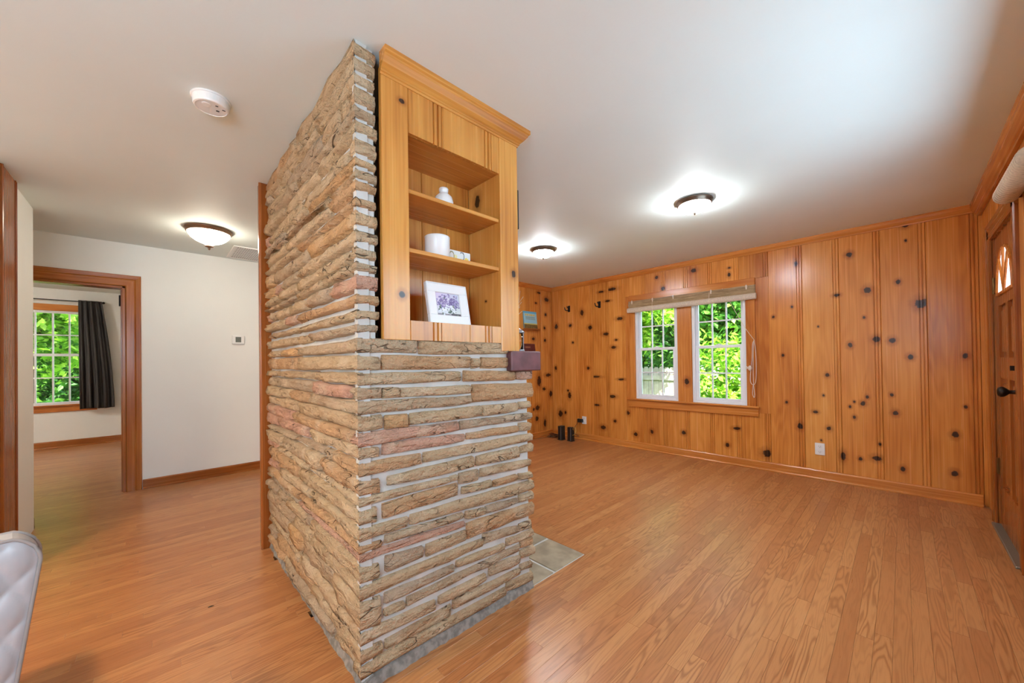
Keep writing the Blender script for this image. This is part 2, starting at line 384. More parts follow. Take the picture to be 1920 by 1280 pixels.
# ------------------------------------------------------------------ pine panelling
BEAD = [(0, 0), (0, .005), (.004, .010), (-.048, .010), (-.0455, .0008), (-.0425, .0008), (-.039, .009), (-.027, .009), (-.0235, .0008), (-.0205, .0008), (-.017, .009), (-.005, .009), (-.001, .0008), (-.001, 0)]
def boardprof(w): return [(u if i < 3 else w+u, d) for i, (u, d) in enumerate(BEAD)]
def px_r(fn, x, y, rx, ry, axis):
    a, b = fn(x-rx, y), fn(x+rx, y); c, d = fn(x, y-ry), fn(x, y+ry)
    p = fn(x, y); return (p[0], p[1], p[2], np.linalg.norm(b-a)/2, np.linalg.norm(d-c)/2)
KN = [(1043, 612, 3, 5), (1091, 586, 3, 6), (1069, 610, 3, 3), (1074, 642, 2, 2), (1106, 614, 4, 4), (1127, 547, 5, 2), (1147, 542, 8, 3), (1139, 564, 5, 2), (1162, 597, 6, 3), (1136, 626, 6, 3), (1150, 651, 5, 3), (1155, 637, 3, 2),
      (1051, 775, 4, 7), (1060, 773, 2, 3), (1065, 732, 2, 2), (1068, 741, 3, 6), (1117, 706, 8, 2), (1148, 743, 6, 3), (1119, 759, 5, 2), (1131, 801, 5, 4), (1153, 789, 3, 3), (1178, 774, 3, 4), (1192, 814, 4, 4), (1165, 711, 6, 2), (1042, 690, 2, 4), (1103, 690, 3, 3),
      (1300, 507, 6, 4), (1231, 520, 3, 3), (1243, 541, 4, 4), (1367, 515, 3, 4), (1367, 502, 3, 2), (1450, 594, 3, 3), (1222, 809, 3, 4), (1282, 811, 4, 4), (1382, 803, 7, 3), (1364, 834, 4, 4), (1438, 850, 9, 7),
      (1592, 477, 6, 5), (1626, 544, 7, 6.5), (1684, 528, 5, 4.5), (1697, 421, 8, 5), (1698, 451, 2.5, 2.5), (1727, 569, 12, 9), (1620, 595, 3, 3), (1492, 494, 3, 5), (1569, 553, 6, 3), (1485, 575, 2.5, 2.5), (1534, 612, 2, 2),
      (1594, 647, 5, 5), (1643, 636, 7, 6), (1673, 638, 7, 5.5), (1707, 669, 6, 5), (1810, 667, 6, 5), (1468, 666, 3, 3), (1551, 703, 4, 4), (1544, 741, 2.5, 2.5), (1626, 744, 3.5, 3.5), (1618, 756, 5, 4.5), (1602, 753, 2.5, 2.5), (1594, 762, 3, 3), (1602, 782, 3.5, 3.5), (1672, 740, 4, 3.5), (1679, 774, 6, 5), (1811, 763, 4, 3.5), (1791, 815, 7, 6), (1693, 879, 5, 5), (1790, 887, 7, 6), (1554, 803, 4.5, 4), (1529, 772, 5, 3), (1475, 754, 3, 3), (1500, 799, 5, 6), (1614, 860, 4, 3.5), (1644, 859, 9, 5), (1581, 855, 5, 8), (1650, 833, 3, 3), (1540, 825, 2, 2)]
KW = [px_r(lambda a, b: ony(a, b, WY), *k, 'z') for k in KN]
batx = [-4.06]+[float(ony(b, 680, WY)[0])+.02 for b in (1057, 1082, 1110, 1140, 1171, 1208, 1246, 1288, 1334, 1384, 1439, 1502, 1571, 1648, 1734, 1833)]+[DX+.01]
for a, b in zip(batx[:-1], batx[1:]):
    mats = {}
    def bm(z0, z1, tag):
        ks = [k for k in KW if a-.03 < k[0] < b+.03 and z0-.05 < k[2] < z1+.05]
        return pine('pine_board', 'z', ks, tone=rng.uniform(.96, 1.06), red=rng.uniform(0, .3), auto=False)
    def board(z0, z1):
        w = b-a; pr = boardprof(w) if w > .1 else [(0, 0), (0, .01), (w, .01), (w, 0)]
        mk('plank', prism(pr, 'z', z0, z1, lambda u, d, t: (a+u, WY+.011-d, t)), bm(z0, z1, ''), wall_far)
    ov = min(b, WX1)-max(a, WX0)
    if ov > .12: board(.02, WZ0-.06); board(WZ1+.02, H-.01)
    elif ov > .0:
        # board notched around the window casing
        board(.02, WZ0-.06); board(WZ1+.02, H-.01)
        ca, cb = (a, WX0-.0) if a < WX0 else (WX1, b)
        mk('plank', prism([(ca, 0), (ca, .0095), (cb, .0095), (cb, 0)], 'z', WZ0-.06, WZ1+.02, lambda u, d, t: (u, WY+.011-d, t)), bm(WZ0, WZ1, ''), wall_far)
    else: board(.02, H-.01)
# alcove wall (books): boards across y
KB = [px_r(lambda a, b: onx(a, b, BX), *k, 'z') for k in ((1011, 549, 4, 2), (1025, 562, 4, 4), (1005, 568, 2, 2), (1023, 590, 2, 3), (1021, 615, 2, 3), (1000, 635, 3, 3), (1022, 638, 2, 3), (1011, 714, 4, 10), (1028, 703, 5, 3), (1020, 729, 3, 3), (1008, 764, 4, 5), (1001, 767, 2, 3), (1007, 785, 3, 5), (1022, 793, 2.5, 7), (1033, 738, 3, 6))]
ys = [1.56, 1.84, 2.12, 2.40, 2.68, 2.96, 3.24, 3.52, 3.80]+[float(onx(q, 680, BX)[1]) for q in (995, 1016)]+[WY+.0]
ys = sorted(ys)
for a, b in zip(ys[:-1], ys[1:]):
    w = b-a
    ks = [k for k in KB if a-.03 < k[1] < b+.03]
    mk('plank', prism(boardprof(w) if w > .1 else [(0, 0), (0, .01), (w, .01), (w, 0)], 'z', .02, H-.01, lambda u, d, t: (BX-.011+d, a+u, t)), pine('pine_board', 'z', ks, tone=rng.uniform(.95, 1.05), auto=False, normal='x'), wall_alcove)
# right wall boards around the door
ysr = [2.62, 2.86, 3.10, 3.34, 3.60, 3.86, 4.12, 4.40, WY]
pr_right = pine('pine_board', 'z', (), tone=1., normal='x')
for a, b in zip(ysr[:-1], ysr[1:]):
    z0 = .02
    if b > DY0-.09 and a < DY1+.09: z0 = 2.15
    mk('plank', prism(boardprof(b-a), 'z', z0, H-.01, lambda u, d, t: (DX+.011-d, a+u, t)), pr_right, wall_right)
for a, b in ((DY1+.09, WY), (3.34, DY0-.09)):
    mk('plank', prism([(0, 0), (0, .010), (b-a, .010), (b-a, 0)], 'z', .02, 2.15, lambda u, d, t: (DX+.011-d, a+u, t)), pr_right, wall_right)

# crown mouldings and baseboards
CROWN = [(0, 0), (.012, 0), (.014, .008), (.020, .012), (.034, .030), (.040, .048), (.040, .064), (0, .064)]
mk('trim_1', prism(CROWN, 'x', BX, DX, lambda d, z, t: (t, WY-d, H-.064+z)), M['trimx'], label='pine crown moulding along the top of the window wall', cat='moulding', kind=ST)
mk('trim_2', prism(CROWN, 'y', 1.56, WY, lambda d, z, t: (BX+d, t, H-.064+z)), M['trimy'], label='pine crown moulding over the wall of book ledges', cat='moulding', kind=ST)
mk('trim_3', prism([(d*1.5, z*1.5) for d, z in CROWN], 'y', -3.1, WY, lambda d, z, t: (DX-d, t, H-.096+z)), M['trimy'], label='deep pine crown moulding above the front door', cat='moulding', kind=ST)
BASE = [(0, 0), (.030, 0), (.030, .010), (.024, .018), (.018, .020), (.018, .082), (.012, .092), (0, .094)]
mk('baseboard_far', prism(BASE, 'x', BX, DX-.025, lambda d, z, t: (t, WY-d, z)), M['trimx'], label='pine baseboard along the foot of the window wall', cat='baseboard', kind=ST)
mk('baseboard_alcove', prism(BASE, 'y', 1.56, WY, lambda d, z, t: (BX+d, t, z)), M['trimy'], label='pine baseboard below the wall of book ledges', cat='baseboard', kind=ST)
mk('baseboard_hall', prism(BASE, 'y', -.085, 1.45, lambda d, z, t: (HX+d*.8, t, z)), M['dtrimy'], label='dark stained baseboard on the white hall wall', cat='baseboard', kind=ST)
mk('baseboard_bedroom', prism(BASE, 'y', -3.2, .9, lambda d, z, t: (BWX+d, t, z*1.15)), M['dtrimy'], label='brown baseboard under the bedroom window', cat='baseboard', kind=ST)
mk('baseboard_partition', prism([(0, 0), (.034, 0), (.034, .016), (.022, .022), (.022, .07), (.010, .088), (0, .09)], 'y', -3.2, PY, lambda d, z, t: (-4.575-d, t, z)), M['dtrimy'], label='dark baseboard end poking out past the partition corner', cat='baseboard', kind=ST)

# door casing of the bedroom doorway
M['case'] = pine('doorway_casing_vertical', 'z', tone=.62, red=1.5, auto=False); M['casey'] = pine('doorway_casing_along_y', 'y', tone=.62, red=1.5, auto=False)
c = root('trim_4', (HX, -.6, 0), 'brown wood casing around the bedroom doorway', 'door casing', kind=ST)
CAS = [(0, 0), (0, .012), (.008, .018), (.062, .018), (.068, .012), (.074, .016), (.105, .022), (.110, .016), (.110, 0)]
mk('side_casing', prism(CAS, 'z', 0, 2.015, lambda u, d, t: (HX+d, -.2+u, t+(u if t > 1 else 0))), M['case'], c)
mk('side_casing', prism(CAS, 'z', 0, 2.015, lambda u, d, t: (HX+d, -1.03-u, t+(u if t > 1 else 0))), M['case'], c)
mk('head_casing', prism(CAS, 'y', -1.03, -.2, lambda u, d, t: (HX+d, t+(u if t > -.5 else -u), 2.015+u)), M['casey'], c)
mk('jamb', box(HX-.125, HX+.003, -.222, -.2, 0, 2.015, .002), M['case'], c)
mk('jamb', box(HX-.125, HX+.003, -1.03, -1.008, 0, 2.015, .002), M['case'], c)
mk('head_jamb', box(HX-.125, HX+.003, -1.03, -.2, 1.995, 2.015, .002), M['casey'], c)
mk('door_stop', box(HX-.07, HX-.035, -.234, -.222, 0, 1.995, .002), M['case'], c)
mk('hinge', join(box(HX-.122, HX-.118, -.25, -.222, 1.83, 1.94), lathe((HX-.124, -.238, 1.83), [(.008, 0), (.008, .11)], 8)), M['blackiron'], c)
mk('strike_plate', box(HX-.06, HX-.03, -.2235, -.2215, 1.60, 1.66), M['blackiron'], c)
# casing at the left frame edge
c = root('trim_5', (-3.8, PY, 0), 'reddish pine corner casing running floor to ceiling', 'casing', kind=ST)
mk('board', box(-3.985, -3.69, PY-.002, PY+.016, 0, H, .003), M['dtrim'], c)
mk('edge_bead', join(*[lathe((xx, PY+.014, 0), [(.007, .0), (.007, H)], 8) for xx in (-3.992, -3.968)]), M['dtrim'], c)
mk('back_bead', lathe((-3.69, PY+.01, 0), [(.010, 0), (.010, H)], 8), M['dtrim'], c)
# wood corner board at the far end of the stone side
mk('trim_6', join(box(STX-.075, STX, SY-.03, SY+.6, 0, H, .004), lathe((STX-.012, SY-.03, 0), [(.006, 0), (.006, H)], 8)), M['dtrim'], label='narrow pine board ending the stone wall at the hall', cat='casing', kind=ST)

# ------------------------------------------------------------------ stone fireplace
fp = root('stone_fireplace', (-2.17, 1.0, 0), 'ledgestone fireplace pier of tan layered stones with pale mortar', 'fireplace')
MO = .018
MOS = .030
mfx, msy = FX-MO, SY+MOS
CBZ = float(onx(717, 636, FX)[2])         # underside of the bookcase
CY0 = float(onx(716, 400, FX)[1]); CY1 = float(onx(970.5, 450, FX)[1])
MZ1 = float(onx(1009.5, 694, FX)[2]); MY0 = float(onx(954, 659, FX)[1])
core = join(box(STX, mfx, msy, MY0+.004, 0, CBZ-.004), box(STX, mfx, MY0+.004, FR-.022, 0, MZ1+.004), box(STX, mfx, MY0+.004, CY1-.02, MZ1+.004, CBZ-.004), box(STX, mfx, msy, CY0-.024, CBZ-.004, H), box(STX, -1.78, CY0-.024, CY1-.02, CBZ-.004, H))
core = join(core, box(mfx-.02, FX-.007, SY+.007, msy+.02, 0, H))
mk('mortar_core', core, M['mortar'], fp)
foot = []
rg = random.Random(3)
# rough mortar foot where the stones meet the floor
def footstrip(p0, p1, nrm, n=40):
    v, f = [], []
    p0, p1, nrm = [np.array(q, float) for q in (p0, p1, nrm)]
    for i in range(n+1):
        p = p0+(p1-p0)*i/n; w = .013+.009*rg.random()
        for (d, z) in ((-.02, .042+.008*rg.random()), (.008+.005*rg.random(), .034+.008*rg.random()), (w*.85, .016+.008*rg.random()), (w+.004, 0)):
            v.append(tuple(p+nrm*d+np.array([0, 0, z])))
    for i in range(n):
        for k in range(3): f.append((i*4+k, i*4+k+1, (i+1)*4+k+1, (i+1)*4+k))
    return v, f
mk('mortar_foot', join(footstrip((mfx, SY-.012, 0), (mfx, FR-.01, 0), (1, 0, 0)), footstrip((STX, msy, 0), (FX+.004, msy, 0), (0, -1, 0), 60)), plain('grimy_floor_cement', srgb(132, 126, 118), .95, nz=.3, nscale=40.), fp, smooth=True)
def patch(q, to3, D, seed, rough=.006, edge=.007, jit=.004, lead=None):
    """rounded rock face on a quad q=[(a,b)x4: lb, rb, rt, lt]; to3(a,b,depth)"""
    r = random.Random(seed)
    lb, rb, rt, lt = [np.array(c, float) for c in q]
    L = np.linalg.norm(rb-lb); Hh = np.linalg.norm(lt-lb)
    n = max(2, min(6, int(L/.085)+1)); eu = min(.3, edge/max(L, .01)); ev = min(.3, edge/max(Hh, .01))
    us = [0, eu]+[eu+(1-2*eu)*i/n for i in range(1, n)]+[1-eu, 1]
    vs = [0, ev, .36, .66, 1-ev, 1]
    if lead == 'l': us = [0]+us[2:]
    if lead == 'r': us = us[:-2]+[1]
    V, F = [], []
    NU, NV = len(us), len(vs); wob = [r.uniform(-1, 1) for _ in range(NU*2)]; mid = [r.uniform(-1, 1) for _ in range(NU)]
    for i, u in enumerate(us):
        for j, v in enumerate(vs):
            c = (lb*(1-u)+rb*u)*(1-v)+(lt*(1-u)+rt*u)*v
            e = (i == 0 and lead != 'l') or (i == NU-1 and lead != 'r') or j in (0, NV-1)
            cor = (i <= 1 and lead != 'l' or i >= NU-2 and lead != 'r') and (j <= 1 or j >= NV-2)
            d = -.006 if e else D+r.uniform(-rough, rough)+rough*.6*mid[i]*(1 if j < NV//2 else -1)
            if cor and not e: d -= D*.2
            ld = (i == 0 and lead == 'l') or (i == NU-1 and lead == 'r')
            if ld: d = MO if lead == 'l' else MOS
            a = np.zeros(2) if ld else np.array([r.uniform(-jit, jit)*.6, jit*(wob[i] if j >= NV-2 else wob[NU+i] if j <= 1 else r.uniform(-1, 1))])
            V.append(to3(c[0]+a[0], c[1]+a[1], d))
    for i in range(NU-1):
        for j in range(NV-1): F.append((i*NV+j, (i+1)*NV+j, (i+1)*NV+j+1, i*NV+j+1))
    return V, F
tf = lambda a, b, d: (mfx+d, a, b)
ts = lambda a, b, d: (a, msy-d, b)
def F_(ox, oy, s): return lambda x, y: onx(ox+x/s, oy+y/s, FX)[1:]
sA, sB, sC = F_(650, 620, 5.189), F_(650, 830, 5.189), F_(650, 1040, 5.189)
# every visible stone of the front: (crop, left x, top, bottom, right x, top, bottom)
FS = [('A', 80, 75, 205, 685, 95, 210), ('A', 720, 100, 222, 1572, 120, 226), ('A', 80, 245, 375, 330, 256, 370), ('A', 355, 230, 375, 1210, 258, 360), ('A', 1228, 272, 360, 1302, 276, 357), ('A', 1320, 262, 365, 1578, 258, 358),
      ('A', 120, 415, 525, 1112, 393, 482), ('A', 1150, 393, 490, 1640, 390, 476), ('A', 1658, 393, 472, 1812, 391, 466), ('A', 118, 556, 670, 345, 556, 657), ('A', 360, 560, 655, 525, 556, 642), ('A', 532, 562, 647, 1215, 528, 602), ('A', 1235, 528, 692, 1812, 508, 642), ('A', 108, 695, 815, 1222, 636, 706),
      ('A', 95, 835, 978, 352, 822, 952), ('A', 385, 828, 955, 602, 812, 930), ('A', 628, 812, 915, 1322, 732, 828), ('A', 1332, 732, 828, 1668, 702, 778), ('A', 1685, 698, 757, 1812, 684, 742), ('A', 100, 1008, 1132, 1100, 888, 972), ('A', 1114, 884, 957, 1812, 798, 852), ('A', 1180, 998, 1060, 1672, 922, 986), ('A', 1688, 904, 972, 1812, 892, 962),
      ('A', 360, 1100, 1212, 1157, 1004, 1082), ('B', 100, 55, 162, 322, 55, 132), ('B', 762, 98, 195, 1812, -90, -22), ('B', 100, 222, 332, 730, 103, 210), ('B', 1275, 133, 222, 1682, 38, 136), ('B', 1700, 42, 102, 1812, 8, 86), ('B', 410, 333, 424, 1240, 133, 238), ('B', 105, 383, 514, 328, 353, 484),
      ('B', 1315, 252, 332, 1818, 158, 217), ('B', 1105, 308, 402, 1292, 258, 372), ('B', 105, 558, 628, 1012, 343, 380), ('B', 1018, 338, 378, 1090, 320, 366), ('B', 105, 688, 804, 298, 636, 772), ('B', 362, 598, 738, 1088, 398, 514), ('B', 1135, 438, 494, 1417, 368, 432), ('B', 1440, 373, 428, 1667, 308, 366), ('B', 1685, 308, 357, 1812, 283, 342),
      ('B', 632, 708, 803, 1816, 363, 452), ('B', 105, 856, 968, 602, 726, 818), ('B', 1688, 518, 582, 1814, 478, 546), ('B', 1365, 626, 682, 1672, 538, 592), ('B', 1170, 676, 742, 1352, 636, 690), ('B', 388, 912, 978, 1137, 688, 742), ('B', 105, 1026, 1088, 347, 962, 1008), ('B', 1183, 788, 934, 1818, 588, 692), ('B', 105, 1108, 1172, 1155, 766, 815),
      ('B', 1690, 798, 857, 1814, 750, 832), ('B', 1340, 896, 987, 1684, 812, 872), ('B', 788, 996, 1114, 1170, 862, 952), ('C', 390, 28, 174, 752, -72, 27), ('C', 95, 142, 288, 323, 98, 228), ('B', 1568, 946, 1002, 1816, 852, 910), ('C', 105, 342, 458, 1332, -147, -85), ('B', 1700, 966, 1032, 1812, 918, 990), ('C', 1082, 68, 132, 1542, -104, -48),
      ('C', 382, 392, 484, 1052, 108, 168), ('C', 598, 428, 502, 1690, -90, -36), ('C', 1702, -35, 30, 1830, -80, -15), ('C', 378, 543, 603, 572, 458, 533), ('C', 110, 478, 744, 337, 418, 684), ('C', 1400, 118, 214, 1692, 12, 92), ('C', 908, 418, 494, 1362, 188, 254), ('C', 120, 788, 894, 872, 448, 534), ('C', 1700, 106, 163, 1826, 60, 118), ('C', 1048, 456, 534, 1690, 138, 194),
      ('C', 388, 838, 930, 1022, 498, 604), ('C', 125, 956, 1074, 352, 858, 954), ('C', 1568, 278, 357, 1834, 168, 242), ('C', 130, 1106, 1222, 1558, 328, 394)]
crop = {'A': sA, 'B': sB, 'C': sC}
corner = []                          # (ztop, zbottom, front patch) where a front stone turns the corner
fid = 0
for (cn, xl, tl, bl, xr, tr, br) in FS:
    g = crop[cn]; lt, lb, rt, rb = [np.array(q) for q in (g(xl, tl), g(xl, bl), g(xr, tr), g(xr, br))]
    lead = None
    if xl <= 130: lt[0] = lb[0] = SY+.0; lead = 'l'
    if xr >= 1800:
        e = FR+rg.uniform(-.010, .012); rt[0] = rb[0] = e
    gx, gz = (.0 if lead else -.003), .0035
    lt += (gx, gz); lb += (gx, -gz); rt += (.003, gz); rb += (.003, -gz)
    fid += 1
    D = MO+rg.uniform(-.005, .005)
    if lead: D = MO
    ge = patch([lb, rb, rt, lt], tf, D, fid, .0035, .0045, .0025, lead)
    if lead: corner.append((lt[1], lb[1], ge))
    else:
        if xr >= 1800:               # close the end that shows in profile
            pass
        mk('stone', ge, M['stone'], fp, smooth=True)
E1 = lambda y: float(onx(640+105/4.27, 70+y/4.27, FX)[2]); E2 = lambda y: float(onx(640+105/4.27, 360+y/4.27, FX)[2])
strip = [(E1(a), E1(b)) for a, b in ((28, 125), (148, 245), (272, 355), (378, 510), (532, 628), (650, 742), (792, 912), (945, 1012), (1040, 1112), (1132, 1212))]+[(E2(a), E2(b)) for a, b in ((30, 102), (135, 248), (290, 387), (425, 517), (545, 622), (650, 772), (810, 887), (935, 1012), (1055, 1122))]
for k, (zt, zb) in enumerate(strip):
    zt = min(zt, H-.003)
    e = CY0-.016+rg.uniform(-.004, .006)
    ge = patch([(SY, zb), (e, zb+rg.uniform(-.004, .004)), (e, zt+rg.uniform(-.004, .004)), (SY, zt)], tf, MO, 500+k, .003, .005, .003, 'l')
    corner.append((zt, zb, ge))
# side: courses follow the corner stones, joints fall at random
corner.sort(key=lambda c: -c[0])
sid = 0
waves = [(rg.uniform(-.012, .012), rg.uniform(0, 6.3), rg.uniform(1.2, 3.), rg.uniform(.002, .006)) for _ in range(len(corner)+1)]
def zoff(i, a):
    s = FX-a; t, ph, fr, am = waves[i]
    return (t*s/1.5+am*math.sin(ph+fr*s)-am*math.sin(ph))*min(1, s/.2)
for i, (zt, zb, ge) in enumerate(corner):
    r = random.Random(900+i); zt2 = min(zt, H-.003)
    a = FX; first = True
    top = lambda q: min(H-.003, zt2+zoff(i, q)) if i else H-.003
    bot = lambda q: max(.012, zb+zoff(i+1, q)) if i < len(corner)-1 else max(.02, zb)
    while a > STX+.02:
        L = r.choice((.1, .22, .34, .48, .62, .75)) if not first else r.choice((.07, .3, .45, .6, .8))
        b = a-L
        if b < STX+.09: b = STX+.002
        gap = .006 if r.random() < .4 else .011
        aa = a if first else a-gap*.5; bb = b+gap*.5
        ex = lambda t: min(1, (FX-t)/.15)*.003
        q = [(bb, max(.012, bot(bb)-ex(bb)*.6)), (aa, max(.012, bot(aa)-ex(aa)*.6)), (aa, min(H-.002, top(aa)+ex(aa))), (bb, min(H-.002, top(bb)+ex(bb)))]
        sid += 1
        D = MOS if first else MOS+r.uniform(-.010, .010)
        p = patch(q, ts, D, 2000+sid, .007, .006, .004, 'r' if first else None)
        if first:
            mk('stone', join(ge, p), M['stone'], fp, smooth=True)
        else: mk('stone', p, M['stone'], fp, smooth=True)
        a = b; first = False
print('stones', sid+fid)
# mantel slab and hearth
m0, m1 = onx(954, 659, FX), onx(1009.5, 694, FX)
M['mantel'] = plain('purple_brown_mantel_paint', srgb(104, 64, 66), .45, nz=.25, nscale=12.)
mk('mantel_shelf', box(-2.8, FX+.022, m0[1], m1[1], m1[2], m0[2]+.003, .006), M['mantel'], fp, label='purple brown painted mantel slab end')
mk('chimney_breast', box(STX, -1.755, CY1-.03, CY1-.012, CBZ-.03, H), M['trim'], fp)
mk('firebox', join(box(-2.65, -1.75, FR-.03, FR-.015, .02, .72)), M['black'], fp)
M['slate'] = plain('hearth_slate', srgb(150, 136, 112), .45, nz=.25, nscale=9.)
hy0, hy1, hx1 = FR-.03, 1.952, -1.405
hr = root('hearth', (-2.1, 1.7, 0), 'flush slate hearth slab with oak border beside the fireplace', 'hearth')
mk('mortar_bed', box(-2.85, hx1, hy0, hy1, -.02, .001), M['mortar'], hr)
for (xa, xb, ya, yb) in ((-1.62, hx1, hy0, 1.66), (-1.70, hx1, 1.668, hy1), (-2.0, -1.63, hy0, 1.66), (-2.2, -1.71, 1.668, hy1), (-2.5, -2.01, hy0, 1.66), (-2.85, -2.21, 1.668, hy1), (-2.85, -2.51, hy0, 1.66)):
    mk('slate_tile', box(xa+.004, xb-.004, ya+.004, yb-.004, -.01, .006, .003), M['slate'], hr)
for g in (box(-2.9, FX+.002, hy1, 2.04, -.02, .004, .002), ):
    o = mk('border_board', g, M['oak'], hr); rndattr(o, [.42]*len(g[1]))

# ------------------------------------------------------------------ built-in bookcase in the fireplace end
bc = root('built_in_bookcase', (FX-.12, (CY0+CY1)/2, CBZ), 'honey pine built-in bookcase with three open shelves above stone', 'bookcase')
OY0, OY1 = float(onx(766.5, 420, FX)[1]), float(onx(937.5, 460, FX)[1])
OZ0, OZ1 = float(onx(850, 606, FX)[2]), 2.172
BZ = OZ0
NX = -1.655                        # back of the niche
def P_(axis, knots=(), normal='x'): return pine('bookcase_pine', axis, knots, tone=.95, auto=False, normal=normal, red=-.9)
kb = [px_r(lambda a, b: onx(a, b, FX), *k, 'z') for k in ((752, 190, 5, 5), (753, 552, 6, 7), (962, 514, 4, 7))]
FT = FX+.004
mk('stile', box(FX-.02, FT, CY0, OY0, CBZ, H-.05, .002), P_('z', kb[:2]), bc)
mk('stile', box(FX-.02, FT, OY1, CY1, m0[2]+.002, H-.05, .002), P_('z', kb[2:]), bc)
hdr = [OY0]+[float(onx(q, 250, FX)[1]) for q in (829, 921)]+[OY1]
for a, b in zip(hdr[:-1], hdr[1:]):
    pr = boardprof(b-a) if b < OY1-.001 else [(0, 0), (0, .008), (b-a, .008), (b-a, 0)]
    mk('header_board', prism(pr, 'z', OZ1, H-.05, lambda u, d, t: (FT-.012+d, a+u, t)), P_('z'), bc)
mk('header_backing', box(FX-.02, FT-.011, OY0, OY1, OZ1, H-.05), P_('z'), bc)
rail = [OY0]+[float(onx(q, 620, FX)[1]) for q in (829, 881, 923)]+[OY1]
for a, b in zip(rail[:-1], rail[1:]):
    pr = boardprof(b-a) if b-a > .06 and abs(b-rail[2]) > .001 and b < OY1-.001 else [(0, 0), (0, .008), (b-a-.001, .008), (b-a-.001, 0)]
    mk('rail_board', prism(pr, 'z', CBZ+.001, OZ0-.001, lambda u, d, t: (FT-.012+d, a+u, t)), P_('z'), bc)
mk('rail_backing', box(FX-.02, FT-.011, OY0, OY1, CBZ, OZ0-.001), P_('z'), bc)
mk('side_panel', box(NX, FX-.018, OY0-.018, OY0, CBZ, OZ1+.02), P_('z'), bc)
kr = [(0, OY1, ony(895, 378, OY1)[2], .02, .03)]; kr = [(ony(895, 378, OY1)[0], OY1, ony(895, 378, OY1)[2], .022, .035), (ony(911, 565, OY1)[0], OY1, ony(911, 565, OY1)[2], .008, .006)]
mk('side_panel', box(NX, FX-.018, OY1, OY1+.018, CBZ, OZ1+.02), P_('z', kr, normal='y'), bc)
mk('top_panel', box(NX, FX-.018, OY0, OY1, OZ1, OZ1+.018), P_('y', normal='z'), bc)
mk('bottom_panel', box(NX, FX-.018, OY0, OY1, OZ0-.018, OZ0-.002), P_('y', normal='z'), bc)
for a, b in ((OY0, OY0+.21), (OY0+.212, OY0+.36), (OY0+.362, OY1)):
    mk('back_board', box(NX-.015, NX, a, b, CBZ, OZ1+.018, .002), P_('z'), bc)
S1 = float(onx(850, 382, FX)[2]); S2 = float(onx(850, 483, FX)[2])
for s in (S1, S2):
    s = s+.004
    mk('shelf', box(NX, FX-.006, OY0, OY1, s-.018, s, .002), P_('y', normal='z'), bc)
CR2 = [(0, 0), (.006, 0), (.008, .008), (.012, .010), (.013, .018), (.018, .022), (.030, .034), (.044, .052), (.047, .062), (.054, .066), (.054, .086), (0, .086)]
crw = prism(CR2, 'y', CY0-.004, CY1, lambda d, z, t: (FT-.004+d, t, H-.086+z))
v, f = crw; n = len(CR2); v = [list(p) for p in v]
for i, (d, z) in enumerate(CR2): v[n+i][1] = CY1+d     # mitred return
crr = prism(CR2, 'x', FX-.30, FT-.004, lambda d, z, t: (t, CY1+d, H-.086+z)); v2, f2 = crr; v2 = [list(p) for p in v2]
for i, (d, z) in enumerate(CR2): v2[n+i][0] = FT-.004+d
mk('crown_moulding', join((v, f), (v2, f2)), P_('y'), bc)
mk('end_panel', box(NX-.1, FX-.018, CY1-.019, CY1-.001, m0[2]+.002, H-.05), P_('z'), bc)

# things on the shelves
S1t, S2t = S1+.004, S2+.004
vx = -1.53; vb = onx(832, 372, vx)
mk('bud_vase', lathe((vx, vb[1], S1t-.0005), [(.024, 0), (.036, .006), (.044, .03), (.046, .055), (.040, .078), (.026, .092), (.020, .097), (.019, .102), (.022, .106), (.023, .118), (.020, .122), (.016, .121), (.015, .1)], 28), M['ceramic'], smooth=True, label='small round white vase with short neck on the top shelf', cat='vase')
px_ = -1.5; pb = onx(820, 460, px_)
mk('ceramic_pot', lathe((px_, pb[1], S2t-.0005), [(.052, 0), (.057, .004), (.058, .1), (.0585, .108), (.0555, .110), (.053, .108), (.052, .02)], 32), M['ceramic'], smooth=True, label='straight white cylinder pot on the middle shelf', cat='pot')
def painted(name, paint):
    m = NT(name); a = m.N('Attribute', attribute_name='col'); return m.fin(a.outputs['Color'], .55)
M['paint'] = painted('painted_print', None)
def canvas(name, o, eu, ev, w, h, nu, nv, fn, parent, mat=None, label=None):
    """flat print: grid of coloured cells on plane o + u*eu + v*ev"""
    o, eu, ev = [np.array(q, float) for q in (o, eu, ev)]; V, F, Cc = [], [], []
    for j in range(nv+1):
        for i in range(nu+1): V.append(tuple(o+eu*(w*i/nu)+ev*(h*j/nv)))
    for j in range(nv):
        for i in range(nu):
            F.append((j*(nu+1)+i, j*(nu+1)+i+1, (j+1)*(nu+1)+i+1, (j+1)*(nu+1)+i)); Cc.append(srgb(*fn((i+.5)/nu, (j+.5)/nv)))
    ob = mk(name, (V, F), mat or M['paint'], parent, label=label)
    at = ob.data.attributes.new('col', 'FLOAT_COLOR', 'FACE'); at.data.foreach_set('color', np.array(Cc, np.float32).ravel()); return ob
rp = random.Random(21)
def blobs(n, cx, cy_, sx, sy_, cols, r0, r1):
    return [(rp.gauss(cx, sx), rp.gauss(cy_, sy_), rp.uniform(r0, r1), rp.choice(cols)) for _ in range(n)]
